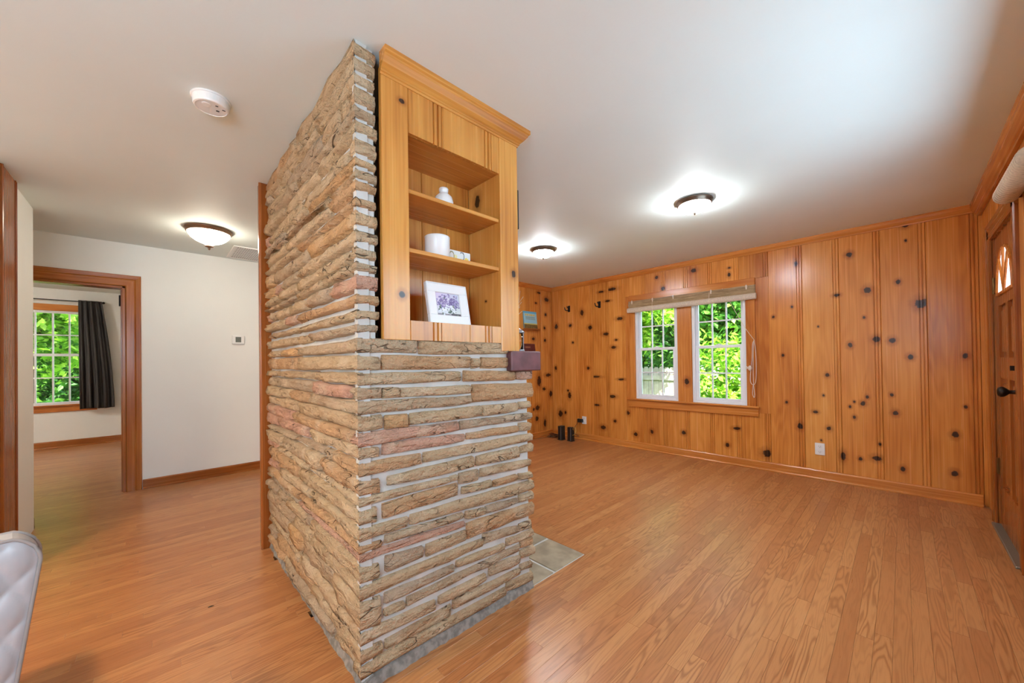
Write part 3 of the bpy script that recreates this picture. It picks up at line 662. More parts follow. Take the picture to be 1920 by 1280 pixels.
lil = blobs(40, .5, .42, .22, .16, [(92, 112, 84), (70, 92, 72), (120, 128, 110)], .03, .06)+blobs(150, .5, .62, .2, .15, [(128, 112, 160), (150, 136, 182), (176, 164, 204), (104, 90, 140), (190, 182, 214)], .02, .045)+blobs(26, .33, .6, .06, .1, [(214, 210, 226), (196, 188, 214)], .02, .04)+blobs(26, .52, .68, .06, .09, [(220, 218, 230), (200, 194, 220)], .02, .04)+blobs(60, .3, .55, .14, .12, [(132, 116, 164), (160, 148, 190)], .02, .035)+blobs(50, .74, .6, .1, .14, [(120, 104, 152), (150, 138, 182)], .02, .04)+blobs(20, .62, .3, .06, .08, [(236, 238, 240), (224, 228, 232)], .03, .05)+blobs(20, .36, .26, .07, .08, [(240, 242, 244), (226, 232, 236)], .03, .05)+blobs(24, .55, .2, .1, .07, [(70, 92, 72), (200, 206, 210)], .015, .03)
def lilac(u, v):
    c = (222-30*v*u, 226-24*v, 228-10*u) if v > .1 else (150, 146, 150)
    if u > .6 and v < .12: c = (90, 86, 92)
    for (x, y, r, k) in lil:
        if (u-x)**2+((v-y)*.85)**2 < r*r: c = k
    return c
tl, tr_, bl, br = [onx(*q, -1.47) for q in ((797, 531), (875, 545), (806, 604), (881, 607))]
fr_ = root('framed_picture', (-1.47, 1.0, OZ0), 'white framed painting of lilacs leaning in the bottom shelf', 'picture')
fy0, fy1 = tl[1]+.012, tr_[1]+.004; fw = fy1-fy0; fh = .20
eu = np.array([-.0, 1., 0]); lean = math.radians(12); ev = np.array([-math.sin(lean), 0, math.cos(lean)]); en = np.array([math.cos(lean), 0, math.sin(lean)])
o0 = np.array([-1.445, fy0, OZ0-.001])
def fbar(u0, u1, v0, v1, d0, d1): return obox(o0+eu*((u0+u1)/2)+ev*((v0+v1)/2)+en*((d0+d1)/2), en, eu, ev, abs(d1-d0)/2, (u1-u0)/2, (v1-v0)/2, .002)
bwid = .045
mk('frame', join(fbar(0, fw, 0, bwid, -.02, 0), fbar(0, fw, fh-bwid, fh, -.02, 0), fbar(0, bwid, bwid, fh-bwid, -.02, 0), fbar(fw-bwid, fw, bwid, fh-bwid, -.02, 0), fbar(0, fw, 0, .006, 0, .004), fbar(0, fw, fh-.006, fh, 0, .004), fbar(0, .006, 0, fh, 0, .004), fbar(fw-.006, fw, 0, fh, 0, .004)), M['wplastic'], fr_)
mk('backing', fbar(.003, fw-.003, .003, fh-.003, -.018, -.010), M['sub'], fr_)
st0, st1 = o0+eu*(fw/2)+ev*(fh*.6)-en*.018, np.array([-1.56, fy0+fw/2, OZ0-.001])
mk('easel_leg', obox((st0+st1)/2, (0, 1, 0), np.cross((st1-st0)/np.linalg.norm(st1-st0), (0, 1, 0)), (st1-st0)/np.linalg.norm(st1-st0), .012, .0015, np.linalg.norm(st1-st0)/2), M['sub'], fr_)
canvas('painting', o0+eu*bwid+ev*bwid-en*.008, eu, ev, fw-2*bwid, fh-2*bwid, 64, 54, lilac, fr_, label='lilac bouquet painting in purples')
# little card
cb0, cb1 = onx(840, 478, -1.52), onx(881.5, 484, -1.52)
cd = root('greeting_card', (-1.53, (cb0[1]+cb1[1])/2, S2t), 'small cream card with yellow flower drawing beside the white pot', 'card')
yel = blobs(14, .82, .25, .07, .14, [(226, 186, 60), (236, 200, 84)], .05, .1)+blobs(10, .15, .3, .08, .12, [(224, 206, 130), (236, 222, 160)], .05, .1)
def cardp(u, v):
    c = (228, 230, 226)
    for (x, y, r, k) in yel:
        if (u-x)**2+((v-y)*.5)**2 < r*r: c = k
    if abs((u-.62)**2*9+(v-.7)**2-.09) < .03 and u > .55: c = (96, 100, 100)
    if abs((u-.15)**2*16+(v-.6)**2*2-.18) < .05: c = (150, 140, 90)
    return c
mk('card_stock', box(-1.523, -1.520, cb0[1], cb1[1], S2t, S2t+.075), M['wplastic'], cd)
canvas('card_print', (-1.5195, cb0[1]+.002, S2t+.002), (0, 1, 0), (0, 0, 1), cb1[1]-cb0[1]-.004, .071, 60, 30, cardp, cd)

# ------------------------------------------------------------------ far window
def sash_window(name, x0, x1, z0, z1, label):
    w = root(name, ((x0+x1)/2, WY, z0), label, 'window', kind=ST)
    ya = WY+.012
    fr = .034
    mk('frame', join(box(x0, x0+fr, ya, ya+.09, z0, z1, .003), box(x1-fr, x1, ya, ya+.09, z0, z1, .003), box(x0+fr, x1-fr, ya, ya+.09, z0, z0+.028, .003), box(x0+fr, x1-fr, ya, ya+.09, z1-.03, z1, .003)), M['white'], w)
    zm = (z0+z1)/2+.005
    for (s0, s1, yy, st) in ((z0+.028, zm+.02, ya+.018, .038), (zm-.014, z1-.03, ya+.048, .03)):
        a, b = x0+fr, x1-fr
        s = mk('sash', join(box(a, a+st, yy, yy+.028, s0, s1, .003), box(b-st, b, yy, yy+.028, s0, s1, .003), box(a+st, b-st, yy, yy+.028, s0, s0+.036, .003), box(a+st, b-st, yy, yy+.028, s1-.034, s1, .003)), M['white'], w)
        ga, gb, gc, gd = a+st, b-st, s0+.036, s1-.034
        mw = .008
        bars = [box(ga+(gb-ga)*k/3-mw, ga+(gb-ga)*k/3+mw, yy+.006, yy+.02, gc, gd) for k in (1, 2)]+[box(ga, gb, yy+.007, yy+.019, (gc+gd)/2-mw, (gc+gd)/2+mw)]
        for g in bars: mk('muntin', g, M['white'], s)
        for k in range(3):
            for j in range(2):
                mk('pane', box(ga+(gb-ga)*k/3, ga+(gb-ga)*(k+1)/3, yy+.012, yy+.014, gc+(gd-gc)*j/2, gc+(gd-gc)*(j+1)/2), M['glass'], s)
    mk('sash_lock', join(box((x0+x1)/2-.03, (x0+x1)/2+.03, ya+.02, ya+.045, zm+.02, zm+.03), lathe(((x0+x1)/2, ya+.03, zm+.03), [(.012, 0), (.012, .008)], 10)), M['white'], w)
    return w
xs_ = [float(ony(1191, 660, WY)[0]), float(ony(1270.5, 660, WY)[0]), float(ony(1297, 660, WY)[0]), float(ony(1399.5, 660, WY)[0])]
sash_window('window_1', xs_[0], xs_[1], WZ0+.012, 2.03, 'white double hung window beside the coat hooks')
sash_window('window_2', xs_[2], xs_[3], WZ0+.012, 2.03, 'white double hung window beside the blind cord')
tc = root('trim_7', ((WX0+WX1)/2, WY, WZ0), 'pine casing sill and apron around the double window', 'window casing', kind=ST)
km = px_r(lambda a, b: ony(a, b, WY), 1288, 715, 4.5, 6, 'z')
mk('side_casing', box(WX0, xs_[0], WY-.012, WY+.1, WZ0, WZ1, .003), M['trim'], tc)
mk('side_casing', box(xs_[3], WX1, WY-.012, WY+.1, WZ0, WZ1, .003), M['trim'], tc)
mk('mullion_board', box(xs_[1], xs_[2], WY-.004, WY+.1, WZ0, WZ1, .003), pine('pine_mullion', 'z', [km], tone=.85, red=1., auto=False), tc)
mk('head_casing', box(WX0-.005, WX1+.005, WY-.016, WY+.1, 2.015, WZ1+.025, .003), M['trimx'], tc)
mk('sill', box(WX0-.04, WX1+.03, WY-.045, WY+.03, WZ0-.008, WZ0+.014, .006), M['trimx'], tc)
mk('apron', box(WX0-.03, WX1+.02, WY-.022, WY+.012, WZ0-.1, WZ0-.008, .004), M['trimx'], tc)
# rolled bamboo shade
M['reed'] = NT('bamboo_reed'); _t = M['reed']; _n = _t.noise(_t.vmath('MULTIPLY', _t.pos(), (8, 60, 300)), 1., 3)
M['reed'] = _t.fin(_t.ramp(_n, [(.3, srgb(118, 92, 62)), (.5, srgb(168, 140, 102)), (.7, srgb(198, 172, 134))]), .6)
M['reedp'] = plain('pale_woven_reed', srgb(206, 188, 168), .7, nz=.12, nscale=90.)
M['cord'] = plain('cotton_cord', srgb(226, 210, 190), .8)
bs = root('bamboo_shade', ((WX0+WX1)/2, WY-.05, 1.87), 'rolled-up bamboo shade hung across both windows', 'blind')
bx0, bx1 = WX0+.005, WX1+.012
zt_, z = 2.028, 2.028
while z > 1.945:
    hgt = .0135; mk('slat', box(bx0+rg.uniform(0, .006), bx1-rg.uniform(0, .006), WY-.046-rg.uniform(0, .004), WY-.03, z-hgt, z-.0008, .003), M['reed'], bs); z -= hgt
mk('roll', prism([(.03*math.cos(k*math.pi/6)*.8, .034*math.sin(k*math.pi/6)) for k in range(12)], 'x', bx0-.006, bx1+.012, lambda d, q, t: (t, WY-.045-d, 1.906+q)), M['reedp'], bs)
mk('headrail', box(bx0, bx1, WY-.03, WY-.016, 1.93, 2.035), M['reed'], bs)
for q in (.06, .35, .62, 1.06, 1.42):
    xx = bx0+(bx1-bx0)*q/1.5
    mk('cord_ring', lathe((xx, WY-.05, 2.02), [(.006, -.03), (.008, -.012), (.012, 0), (.008, .014), (.004, .02)], 10), M['cord'], bs)
for xx in (bx0+.36, bx0+1.06):
    mk('lift_cord', tube(curve([(xx, WY-.055, 2.01), (xx+.004, WY-.085, 1.92), (xx+.002, WY-.06, 1.84)]), .0022, 5), M['cord'], bs)
cp = [ony(*q, WY-.03) for q in ((1354, 541), (1368, 565), (1384, 593), (1399, 617), (1410, 632), (1414, 637))]
cp2 = [ony(*q, WY-.03) for q in ((1414, 637), (1417, 660), (1418, 690), (1417, 715), (1412, 721), (1407, 714), (1408, 690), (1410, 670), (1411, 645), (1414, 637))]
cp3 = [ony(*q, WY-.03) for q in ((1413, 640), (1412, 680), (1413, 720), (1415, 738), (1414, 745), (1411, 738), (1412, 722))]
mk('pull_cord', join(tube(curve(cp), .0026, 5), tube(curve(cp2), .0032, 5), tube(curve(cp3), .0032, 5)), M['cord'], bs, smooth=True)
kp = ony(1406, 690, WY-.03)
mk('cord_knot', join(lathe((kp[0], WY-.03, kp[2]), [(.004, -.03), (.016, -.018), (.02, 0), (.016, .018), (.004, .03)], 10), lathe((kp[0]-.03, WY-.03, kp[2]+.005), [(.004, -.016), (.012, 0), (.004, .016)], 8)), M['cord'], bs, smooth=True)

# ------------------------------------------------------------------ bedroom window, rod, curtain
bwn = root('window_3', (BWX, (BY0+BY1)/2, BZ0), 'white grid window in the bedroom beside the black curtain', 'window', kind=ST)
fx0 = BWX-.07
mk('frame', join(box(fx0, BWX, BY0, BY0+.035, BZ0, BZ1), box(fx0, BWX, BY1-.035, BY1, BZ0, BZ1), box(fx0, BWX, BY0, BY1, BZ0, BZ0+.04), box(fx0, BWX, BY0, BY1, BZ1-.035, BZ1), box(fx0, BWX-.01, BY0, BY1, 1.405, 1.445)), M['white'], bwn)
cols = [-1.615, -1.45, -1.285, -1.115, -.95]
for cc in cols: mk('muntin', box(fx0+.02, BWX-.02, cc-.009, cc+.009, BZ0+.04, BZ1-.035), M['white'], bwn)
for zz in (1.73, 1.074): mk('muntin', box(fx0+.022, BWX-.018, BY0+.035, BY1-.035, zz-.009, zz+.009), M['white'], bwn)
ce = [BY0+.035]+cols+[BY1-.035]; ze = [BZ0+.04, 1.074, 1.425, 1.73, BZ1-.035]
for a, b in zip(ce[:-1], ce[1:]):
    for c0, c1 in zip(ze[:-1], ze[1:]): mk('pane', box(fx0+.034, fx0+.036, a, b, c0, c1), M['glass'], bwn)
mk('casing', join(box(BWX, BWX+.018, BY0-.1, BY1+.1, BZ1, BZ1+.1, .003), box(BWX, BWX+.018, BY0-.1, BY0, BZ0, BZ1, .003), box(BWX, BWX+.018, BY1, BY1+.1, BZ0, BZ1, .003)), M['trimy'], bwn)
mk('sill', join(box(BWX, BWX+.045, BY0-.12, BY1+.12, BZ0-.02, BZ0, .004), box(BWX, BWX+.016, BY0-.1, BY1+.1, BZ0-.11, BZ0-.02, .003)), M['trimy'], bwn)
CXp = BWX+.085; RZ = float(onx(170, 566, CXp)[2])-.004
rd = root('curtain_rod', (CXp, -1.2, RZ), 'thin black curtain rod over the bedroom window', 'curtain rod')
mk('rod', lathe((CXp, -2.3, RZ), [(.007, 0), (.007, 1.70)], 8, 'y'), M['blackiron'], rd)
mk('finial', lathe((CXp, -.60, RZ), [(.008, 0), (.016, .008), (.018, .018), (.012, .03), (.004, .036)], 12, 'y'), M['blackiron'], rd, smooth=True)
mk('bracket', join(box(BWX, CXp, -.68, -.668, RZ-.016, RZ-.006), box(BWX, BWX+.006, -.69, -.658, RZ-.05, RZ+.03)), M['blackiron'], rd)
# curtain: pleated sheet flaring towards the hem
ca0, ca1 = float(onx(147, 566, CXp)[1]), float(onx(191, 567, CXp)[1]); cb0_, cb1_ = float(onx(150, 767, CXp)[1]), float(onx(215, 762, CXp)[1]); czb = float(onx(180, 765, CXp)[2])
V, Fc = [], []; NU, NVv = 90, 36
for j in range(NVv+1):
    v = j/NVv; z = RZ+.02-(RZ+.02-czb)*v; fl = v**1.3
    y0, y1 = ca0+(cb0_-ca0)*fl, ca1+(cb1_-ca1)*(1-(1-v)**1.6)
    for i in range(NU+1):
        u = i/NU; amp = .010+.012*v; sag = .004*math.sin(25*u+9*v)
        V.append((CXp+(amp*math.sin(2*math.pi*4.2*u+.7*v)+.5*amp*math.sin(2*math.pi*9.5*u+1.5))*(1 if v > .03 else .5)+sag, y0+(y1-y0)*u, z+.006*math.sin(7*u)*v))
for j in range(NVv):
    for i in range(NU): Fc.append((j*(NU+1)+i, j*(NU+1)+i+1, (j+1)*(NU+1)+i+1, (j+1)*(NU+1)+i))
M['curtain'] = plain('charcoal_curtain_cloth', srgb(52, 49, 47), .65, nz=.06, nscale=200.)
cu = mk('curtain', (V, Fc), M['curtain'], smooth=True, label='charcoal black curtain panel hanging at the bedroom window', cat='curtain')
so = cu.modifiers.new('thick', 'SOLIDIFY'); so.thickness = .003

# ------------------------------------------------------------------ front door
dr = root('door_1', (DX, (DY0+DY1)/2, 0), 'stained wood front door with fan window and recessed panels', 'door', kind=ST)
M['door'] = pine('door_wood', 'z', (), tone=.5, red=2.2, auto=False, normal='x')
xf = DX+.012                         # room face of the slab
dw = DY1-DY0
def dy(q): return DY1-q*dw           # q 0 at hinge, 1 at latch
pan = [(.14, .46, 1.20, 1.56), (.54, .86, 1.20, 1.56), (.14, .46, .30, 1.06), (.54, .86, .30, 1.06)]
slabs = []
zc = [0.015, .30, 1.06, 1.20, 1.56, 2.045]
ql = [0, .14, .46, .54, .86, 1]
for k in range(5):
    for q in range(5):
        hole = (q in (1, 3)) and k in (1, 3)
        if not hole: slabs.append(box(xf, xf+.045, dy(ql[q+1]), dy(ql[q]), zc[k], zc[k+1]))
mk('slab', join(*slabs), M['door'], dr)
for (a, b, c0, c1) in pan:
    pg = mk('panel', join(box(xf+.018, xf+.03, dy(b), dy(a), c0, c1)), M['door'], dr)
    mk('raised_field', box(xf+.007, xf+.019, dy(b)+.035, dy(a)-.035, c0+.035, c1-.035, .008), M['door'], pg)
# fan light: half ellipse with three wedges
fc_y, fz = (DY0+DY1)/2+.02, 1.635; ra_, rb_ = .27, .30
M['daypane'] = emis('daylight_emission_pane', (.95, .97, 1, 1), 1.1)  # emission stands in for daylight through the opaque door panes
def arc(r_, n=20, a0=0, a1=math.pi): return [(fc_y+ra_*r_*math.cos(a0+(a1-a0)*k/n), fz+rb_*r_*math.sin(a0+(a1-a0)*k/n)) for k in range(n+1)]
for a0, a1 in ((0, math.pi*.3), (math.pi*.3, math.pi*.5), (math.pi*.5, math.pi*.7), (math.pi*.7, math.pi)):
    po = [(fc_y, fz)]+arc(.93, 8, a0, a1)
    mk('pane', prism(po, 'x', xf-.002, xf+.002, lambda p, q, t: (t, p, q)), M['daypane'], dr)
rim = tube([(xf-.004, p, q) for p, q in arc(.97, 24)]+[(xf-.004, fc_y-ra_*.97, fz)], .009, 6)
mk('fan_moulding', join(rim, box(xf-.012, xf+.003, fc_y-ra_, fc_y+ra_, fz-.012, fz+.008, .003)), M['trim'], dr)
for a in (.3, .5, .7):
    mk('fan_muntin', tube([(xf-.006, fc_y, fz), (xf-.006, fc_y+ra_*.95*math.cos(math.pi*a), fz+rb_*.95*math.sin(math.pi*a))], .008, 5), M['trim'], dr)
for z0 in (1.66, .37):
    mk('hinge', join(box(xf-.004, xf+.002, DY1-.035, DY1+.03, z0, z0+.11), lathe((xf-.006, DY1, z0-.003), [(.007, 0), (.007, .116)], 8)), M['brass'], dr)
kx, ky = xf, DY0+.075
mk('door_knob', lathe((kx, ky, 1.0), [(.034, 0), (.034, -.008), (.026, -.014), (.012, -.018), (.011, -.038), (.02, -.046), (.03, -.058), (.031, -.07), (.024, -.08), (.008, -.084)], 20, 'x'), M['dark'], dr, smooth=True)
mk('deadbolt', join(lathe((kx, ky, 1.14), [(.03, 0), (.03, -.01), (.02, -.016), (.008, -.018)], 20, 'x'), box(kx-.034, kx-.014, ky-.004, ky+.004, 1.125, 1.155, .002)), M['dark'], dr)
mk('door_chain', join(*[tube([(xf-.012, DY0+.055+.005*math.cos(th), 1.5-.017*k+.011*math.sin(th)) if k % 2 else (xf-.012+.005*math.cos(th), DY0+.055, 1.5-.017*k+.011*math.sin(th)) for th in np.linspace(0, 2*math.pi, 9)[:-1]], .0022, 4, True) for k in range(11)], box(xf-.014, xf+.001, DY0+.035, DY0+.085, 1.505, 1.535, .003)), M['brass'], dr)
mk('threshold', box(DX-.03, DX+.12, DY0-.01, DY1+.01, -.002, .014, .004), plain('aluminium_threshold', srgb(132, 128, 116), .5, .5), dr)
dc = root('trim_8', (DX, (DY0+DY1)/2, 0), 'pine casing around the front door', 'door casing', kind=ST)
mk('side_casing', prism(CAS, 'z', 0, 2.15, lambda u, d, t: (DX+.003-d, DY1+u*.85, t)), M['dtrim'], dc)
mk('side_casing', prism(CAS, 'z', 0, 2.15, lambda u, d, t: (DX+.003-d, DY0-u*.85, t)), M['dtrim'], dc)
mk('head_casing', prism(CAS, 'y', DY0-.1, DY1+.1, lambda u, d, t: (DX+.003-d, t, 2.052+u)), M['dtrimy'], dc)
mk('jamb', join(box(DX, DX+.14, DY1, DY1+.02, 0, 2.06), box(DX, DX+.14, DY0-.02, DY0, 0, 2.06), box(DX, DX+.14, DY0, DY1, 2.045, 2.06)), M['dtrim'], dc)
# window beside the photographer with its rolled reed shade
sw = root('window_4', (DX, 2.2, .8), 'wide daylight window in the front door wall', 'window', kind=ST)
mk('frame', join(box(DX-.02, DX+.011, 1.17, 1.24, .72, 2.12), box(DX-.02, DX+.011, 3.0, 3.06, .72, 2.12), box(DX-.02, DX+.011, 1.17, 3.06, 2.06, 2.12), box(DX-.03, DX+.011, 1.17, 3.06, .70, .76)), M['white'], sw)
mk('added_blind', box(DX-.002, DX+.006, 1.24, 3.0, .76, 2.06), M['white'], sw)  # unseen closed panel, added with the wall left uncut so no sun enters
sb = root('added_window_5', (-1.3, -3.12, .8), 'added unlit wide window frame in the white back wall', 'window', kind=ST)  # window added for daylight behind the camera; it gives no light now
mk('frame', join(box(-2.42, -2.35, -3.13, -3.09, .78, 2.12), box(-.25, -.18, -3.13, -3.09, .78, 2.12), box(-2.42, -.18, -3.13, -3.09, 2.06, 2.12), box(-2.42, -.18, -3.13, -3.07, .76, .82)), M['white'], sb)
mk('added_blind', box(-2.35, -.25, -3.12, -3.11, .82, 2.06), M['white'], sb)
w6 = root('window_6', (DX, -1.2, .75), 'daylight window in the door wall behind the photographer', 'window', kind=ST)
mk('frame', join(box(DX-.02, DX+.011, -2.05, -1.97, .72, 2.0), box(DX-.02, DX+.011, -.43, -.35, .72, 2.0), box(DX-.02, DX+.011, -1.97, -.43, 1.93, 2.0), box(DX-.03, DX+.011, -1.97, -.43, .72, .78)), M['white'], w6)
mk('added_blind', box(DX-.002, DX+.006, -1.97, -.43, .78, 1.93), M['white'], w6)  # same added panel over unbroken wall
w7 = root('added_window_7', (-4.93, -3.2, .75), 'added unlit narrow window frame at the end of the hall', 'window', kind=ST)  # unseen window added to brighten the hall; its light is gone
mk('frame', join(box(-5.24, -5.19, -3.2, -3.16, .72, 2.0), box(-4.67, -4.62, -3.2, -3.16, .72, 2.0), box(-5.19, -4.67, -3.2, -3.16, 1.93, 2.0), box(-5.19, -4.67, -3.2, -3.14, .72, .78)), M['white'], w7)
mk('added_blind', box(-5.19, -4.67, -3.19, -3.18, .78, 1.93), M['white'], w7)
mk('wall_hallend', box(HX, -4.575, -3.3, -3.2, 0, H), M['wall'], label='white end wall of the hall with an added window frame', cat='wall', kind=ST)
rs = root('reed_shade', (DX-.05, 3.1, 2.06), 'pale woven reed roller shade by the front door', 'blind')
mk('roll', lathe((DX-.052, 2.75, 2.085), [(.0, 0), (.046, .002), (.047, .6), (.0, .602)], 18, 'y'), M['reedp'], rs, smooth=True)
mk('weave_band', join(*[tube([(DX-.052+.048*math.cos(th), 2.76+.03*k, 2.085+.048*math.sin(th)) for th in np.linspace(0, 2*math.pi, 17)[:-1]], .0014, 4, True) for k in range(20)]), M['cord'], rs)
mk('bracket', box(DX-.06, DX, 3.352, 3.358, 2.06, 2.14), M['dtrim'], rs)

# ------------------------------------------------------------------ ceiling lamps and fittings
def dome_lamp(x, y, R, label, group, glass_m, metal, finial, drop, name='ceiling_lamp'):
    z = H
    o = root(name, (x, y, z-drop-.02), label, 'ceiling lamp', group)
    mk('rim', lathe((x, y, z), [(R*.7, 0), (R, -.001), (R*1.02, -.008), (R*.99, -.014), (R*.96, -.018), (R*.95, -.03), (R*.9, -.036), (R*.86, -.034)], 40), metal, o, smooth=True)
    prof = [(R*.87*math.cos(k*math.pi/2/9), -.03-drop*math.sin(k*math.pi/2/9)) for k in range(9)]+[(.006, -.03-drop)] if not finial else [(R*.9, -.03), (R*.86, -.05), (R*.76, -.075), (R*.6, -.098), (R*.42, -.114), (R*.26, -.124), (R*.17, -.134), (R*.13, -.145)]
    mk('glass_dome', lathe((x, y, z), prof, 40), glass_m, o, smooth=True)
    zb = prof[-1][1]
    mk('finial', lathe((x, y, z+zb), [(.003, .004), (.014, .002), (.015, -.004), (.009, -.008), (.008, -.014), (.003, -.018)] if not finial else [(R*.12, .004), (R*.19, -.002), (R*.18, -.008), (R*.07, -.014), (R*.05, -.022), (R*.055, -.028), (R*.02, -.036)], 16), metal, o, smooth=True)
    return o
M['lampw'] = emis('white_lamp_glass', (.88, .96, 1, 1), 140.); M['lampc'] = None
M['lampd'] = emis('warm_lamp_glass', (1, .72, .44, 1), 190.); M['lampb'] = emis('bedroom_lamp_glass', (1, .95, .88, 1), 210.)
l1, l2, lh = onz(1302, 379, H-.01), onz(1018.5, 469, H-.01), onz(392, 433, H-.01)
dome_lamp(l1[0], l1[1], .128, 'white glass dome ceiling lamp with bronze ring nearer the bookcase', None, M['lampw'], M['nickel'], False, .062)
dome_lamp(l2[0], l2[1], .128, 'white glass dome ceiling lamp near the book ledge wall', None, M['lampw'], M['nickel'], False, .062)
M['lampc'] = emis('cream_lamp_glass', (1, .91, .74, 1), 32.)
dome_lamp(lh[0], lh[1], .172, 'cream glass bowl ceiling lamp with bronze finial in the hall', None, M['lampc'], M['bronze'], True, .12)
dome_lamp(-2.0, -1.75, .2, 'warm glass dome ceiling lamp of the dining end behind the partition', None, M['lampd'], M['bronze'], False, .07, 'ceiling_lamp_offscreen')
dome_lamp(-7.4, -2.3, .16, 'glass dome ceiling lamp inside the bedroom', None, M['lampb'], M['bronze'], False, .07, 'ceiling_lamp_offscreen')
sd = onz(396, 186, H); s0 = onz(363, 183, H); s1 = onz(432, 204, H); R_ = .073
sdo = root('smoke_detector', (sd[0], sd[1], H-.045), 'round white smoke detector on the ceiling', 'smoke detector')
mk('base_plate', lathe((sd[0], sd[1], H), [(R_, 0), (R_*1.02, -.004), (R_, -.008), (R_*.9, -.009)], 36), M['wplastic'], sdo, smooth=True)
mk('body', lathe((sd[0], sd[1], H), [(R_*.94, -.008), (R_*.92, -.034), (R_*.88, -.041), (R_*.80, -.043), (R_*.79, -.041), (R_*.02, -.041)], 36), M['wplastic'], sdo)
mk('test_button', lathe((sd[0]+.02, sd[1]-.02, H-.041), [(.016, 0), (.016, -.002), (.012, -.003)], 18), M['wplastic'], sdo)
mk('led_mark', join(box(sd[0]-.01, sd[0]-.002, sd[1]+.018, sd[1]+.03, H-.0425, H-.041), box(sd[0]+.014, sd[0]+.019, sd[1]+.038, sd[1]+.05, H-.0425, H-.041), box(sd[0]+.03, sd[0]+.035, sd[1]+.012, sd[1]+.022, H-.0425, H-.041)), M['black'], sdo)
# ceiling vent grille
va, vb_, vc = onz(441, 459, H), onz(428, 481, H), onz(486, 467, H)
vx0, vx1, vy0, vy1 = -5.19, -4.66, float(va[1])-.01, float(va[1])+.5
vg = root('vent_grille', ((vx0+vx1)/2, (vy0+vy1)/2, H-.012), 'white slotted air return grille in the hall ceiling', 'vent')
mk('frame', join(box(vx0, vx0+.03, vy0, vy1, H-.01, H+.001, .003), box(vx1-.03, vx1, vy0, vy1, H-.01, H+.001, .003), box(vx0+.03, vx1-.03, vy0, vy0+.03, H-.01, H+.001, .003), box(vx0+.03, vx1-.03, vy1-.03, vy1, H-.01, H+.001, .003)), M['wplastic'], vg)
mk('backing', box(vx0+.02, vx1-.02, vy0+.02, vy1-.02, H-.003, H-.001), M['black'], vg)
for k in range(1, 9):
    mk('bar', box(vx0+.03+(vx1-vx0-.06)*k/9-.009, vx0+.03+(vx1-vx0-.06)*k/9+.009, vy0+.028, vy1-.028, H-.008, H-.002), M['wplastic'], vg)
for k in range(0, 24):
    yy = vy0+.035+(vy1-vy0-.07)*k/23
    mk('louver', box(vx0+.028, vx1-.028, yy-.0030, yy+.0030, H-.0085, H-.003), M['wplastic'], vg)
# thermostat
t0, t1 = onx(434.5, 628.5, HX), onx(458, 645.5, HX)
th = root('thermostat', (HX, (t0[1]+t1[1])/2, t1[2]), 'white square thermostat with grey screen on the hall wall', 'thermostat')
mk('case', box(HX, HX+.022, t0[1], t1[1], t1[2], t0[2], .005), M['wplastic'], th)
mk('screen', box(HX+.0215, HX+.0228, t0[1]+.032, t1[1]-.032, t1[2]+.022, t0[2]-.018), plain('lcd_screen', srgb(112, 118, 112), .25), th)
# wall outlets
def outlet(px0, px1, py0, py1, label, plug):
    a, b = ony(px0, py0, WY), ony(px1, py1, WY); xm, zm = (a[0]+b[0])/2, (a[2]+b[2])/2; w, h_ = .078, .118; yf = WY
    o = root('wall_outlet', (xm, yf, zm-h_/2), label, 'outlet')
    mk('plate', box(xm-w/2, xm+w/2, yf-.008, yf+.003, zm-h_/2, zm+h_/2, .003), M['wplastic'], o)
    for s in (-1, 1):
        r_ = mk('receptacle', lathe((xm, yf-.006, zm+s*.027), [(.017, 0), (.017, -.004), (.015, -.005)], 18, 'y'), M['wplastic'], o)
        mk('slot', join(box(xm-.008, xm-.006, yf-.0118, yf-.010, zm+s*.027-.003, zm+s*.027+.007), box(xm+.006, xm+.008, yf-.0118, yf-.010, zm+s*.027-.003, zm+s*.027+.007), lathe((xm, yf-.0105, zm+s*.027-.009), [(.0025, 0), (.0025, -.001)], 8, 'y')), M['dark'], r_)
    return xm, zm, yf
outlet(1528, 1547, 829, 854, 'white wall outlet with nothing plugged in', False)
ox, oz, oyf = outlet(1091.5, 1100, 779, 796, 'white wall outlet holding a black plug', True)
mk('power_adapter', join(box(ox-.10, ox-.012, oyf-.055, oyf-.010, oz-.035, oz+.02, .006), box(ox-.02, ox-.012, oyf-.03, oyf-.008, oz-.02, oz+.0, .002)), M['black'], label='black power adapter plugged into the outlet', cat='adapter')
# modem boxes and cables on the floor
ra, rb2 = onz(1053, 824, 0), onz(1072, 826, 0)
def modem(p, w, d, h_, label):
    o = root('modem', (p[0], p[1], 0), label, 'modem')
    mk('case', box(p[0]-w/2, p[0]+w/2, p[1]-d/2, p[1]+d/2, .004, h_, .006), M['black'], o)
    mk('foot', box(p[0]-w/2-.004, p[0]+w/2+.004, p[1]-d/2-.004, p[1]+d/2+.004, 0, .008, .002), M['black'], o)
    mk('stripe', box(p[0]+w*.2, p[0]+w*.3, p[1]-d/2-.001, p[1]-d/2+.001, .01, h_-.01), plain('grey_stripe', srgb(120, 120, 122), .3), o)
modem((ra[0], ra[1]+.0, 0), .075, .09, .215, 'slim black modem box with a grey stripe near the corner')
modem((rb2[0], rb2[1]-.02, 0), .085, .07, .21, 'black router box with a yellow cable')
ye = rb2
mk('network_cable', tube(curve([(ye[0]+.035, ye[1]-.03, .09), (ye[0]+.1, ye[1]-.06, .12), (ye[0]+.12, ye[1]-.05, .18), (ye[0]+.085, ye[1]-.04, .22), (ye[0]+.05, ye[1]-.03, .19), (ye[0]+.03, ye[1]+.025, .14)]), .004, 6), plain('yellow_cable', srgb(214, 180, 92), .5), smooth=True, label='yellow network cable looped at the router', cat='cable')
cpts = [(ra[0]-.05, ra[1]+.01, .04)]
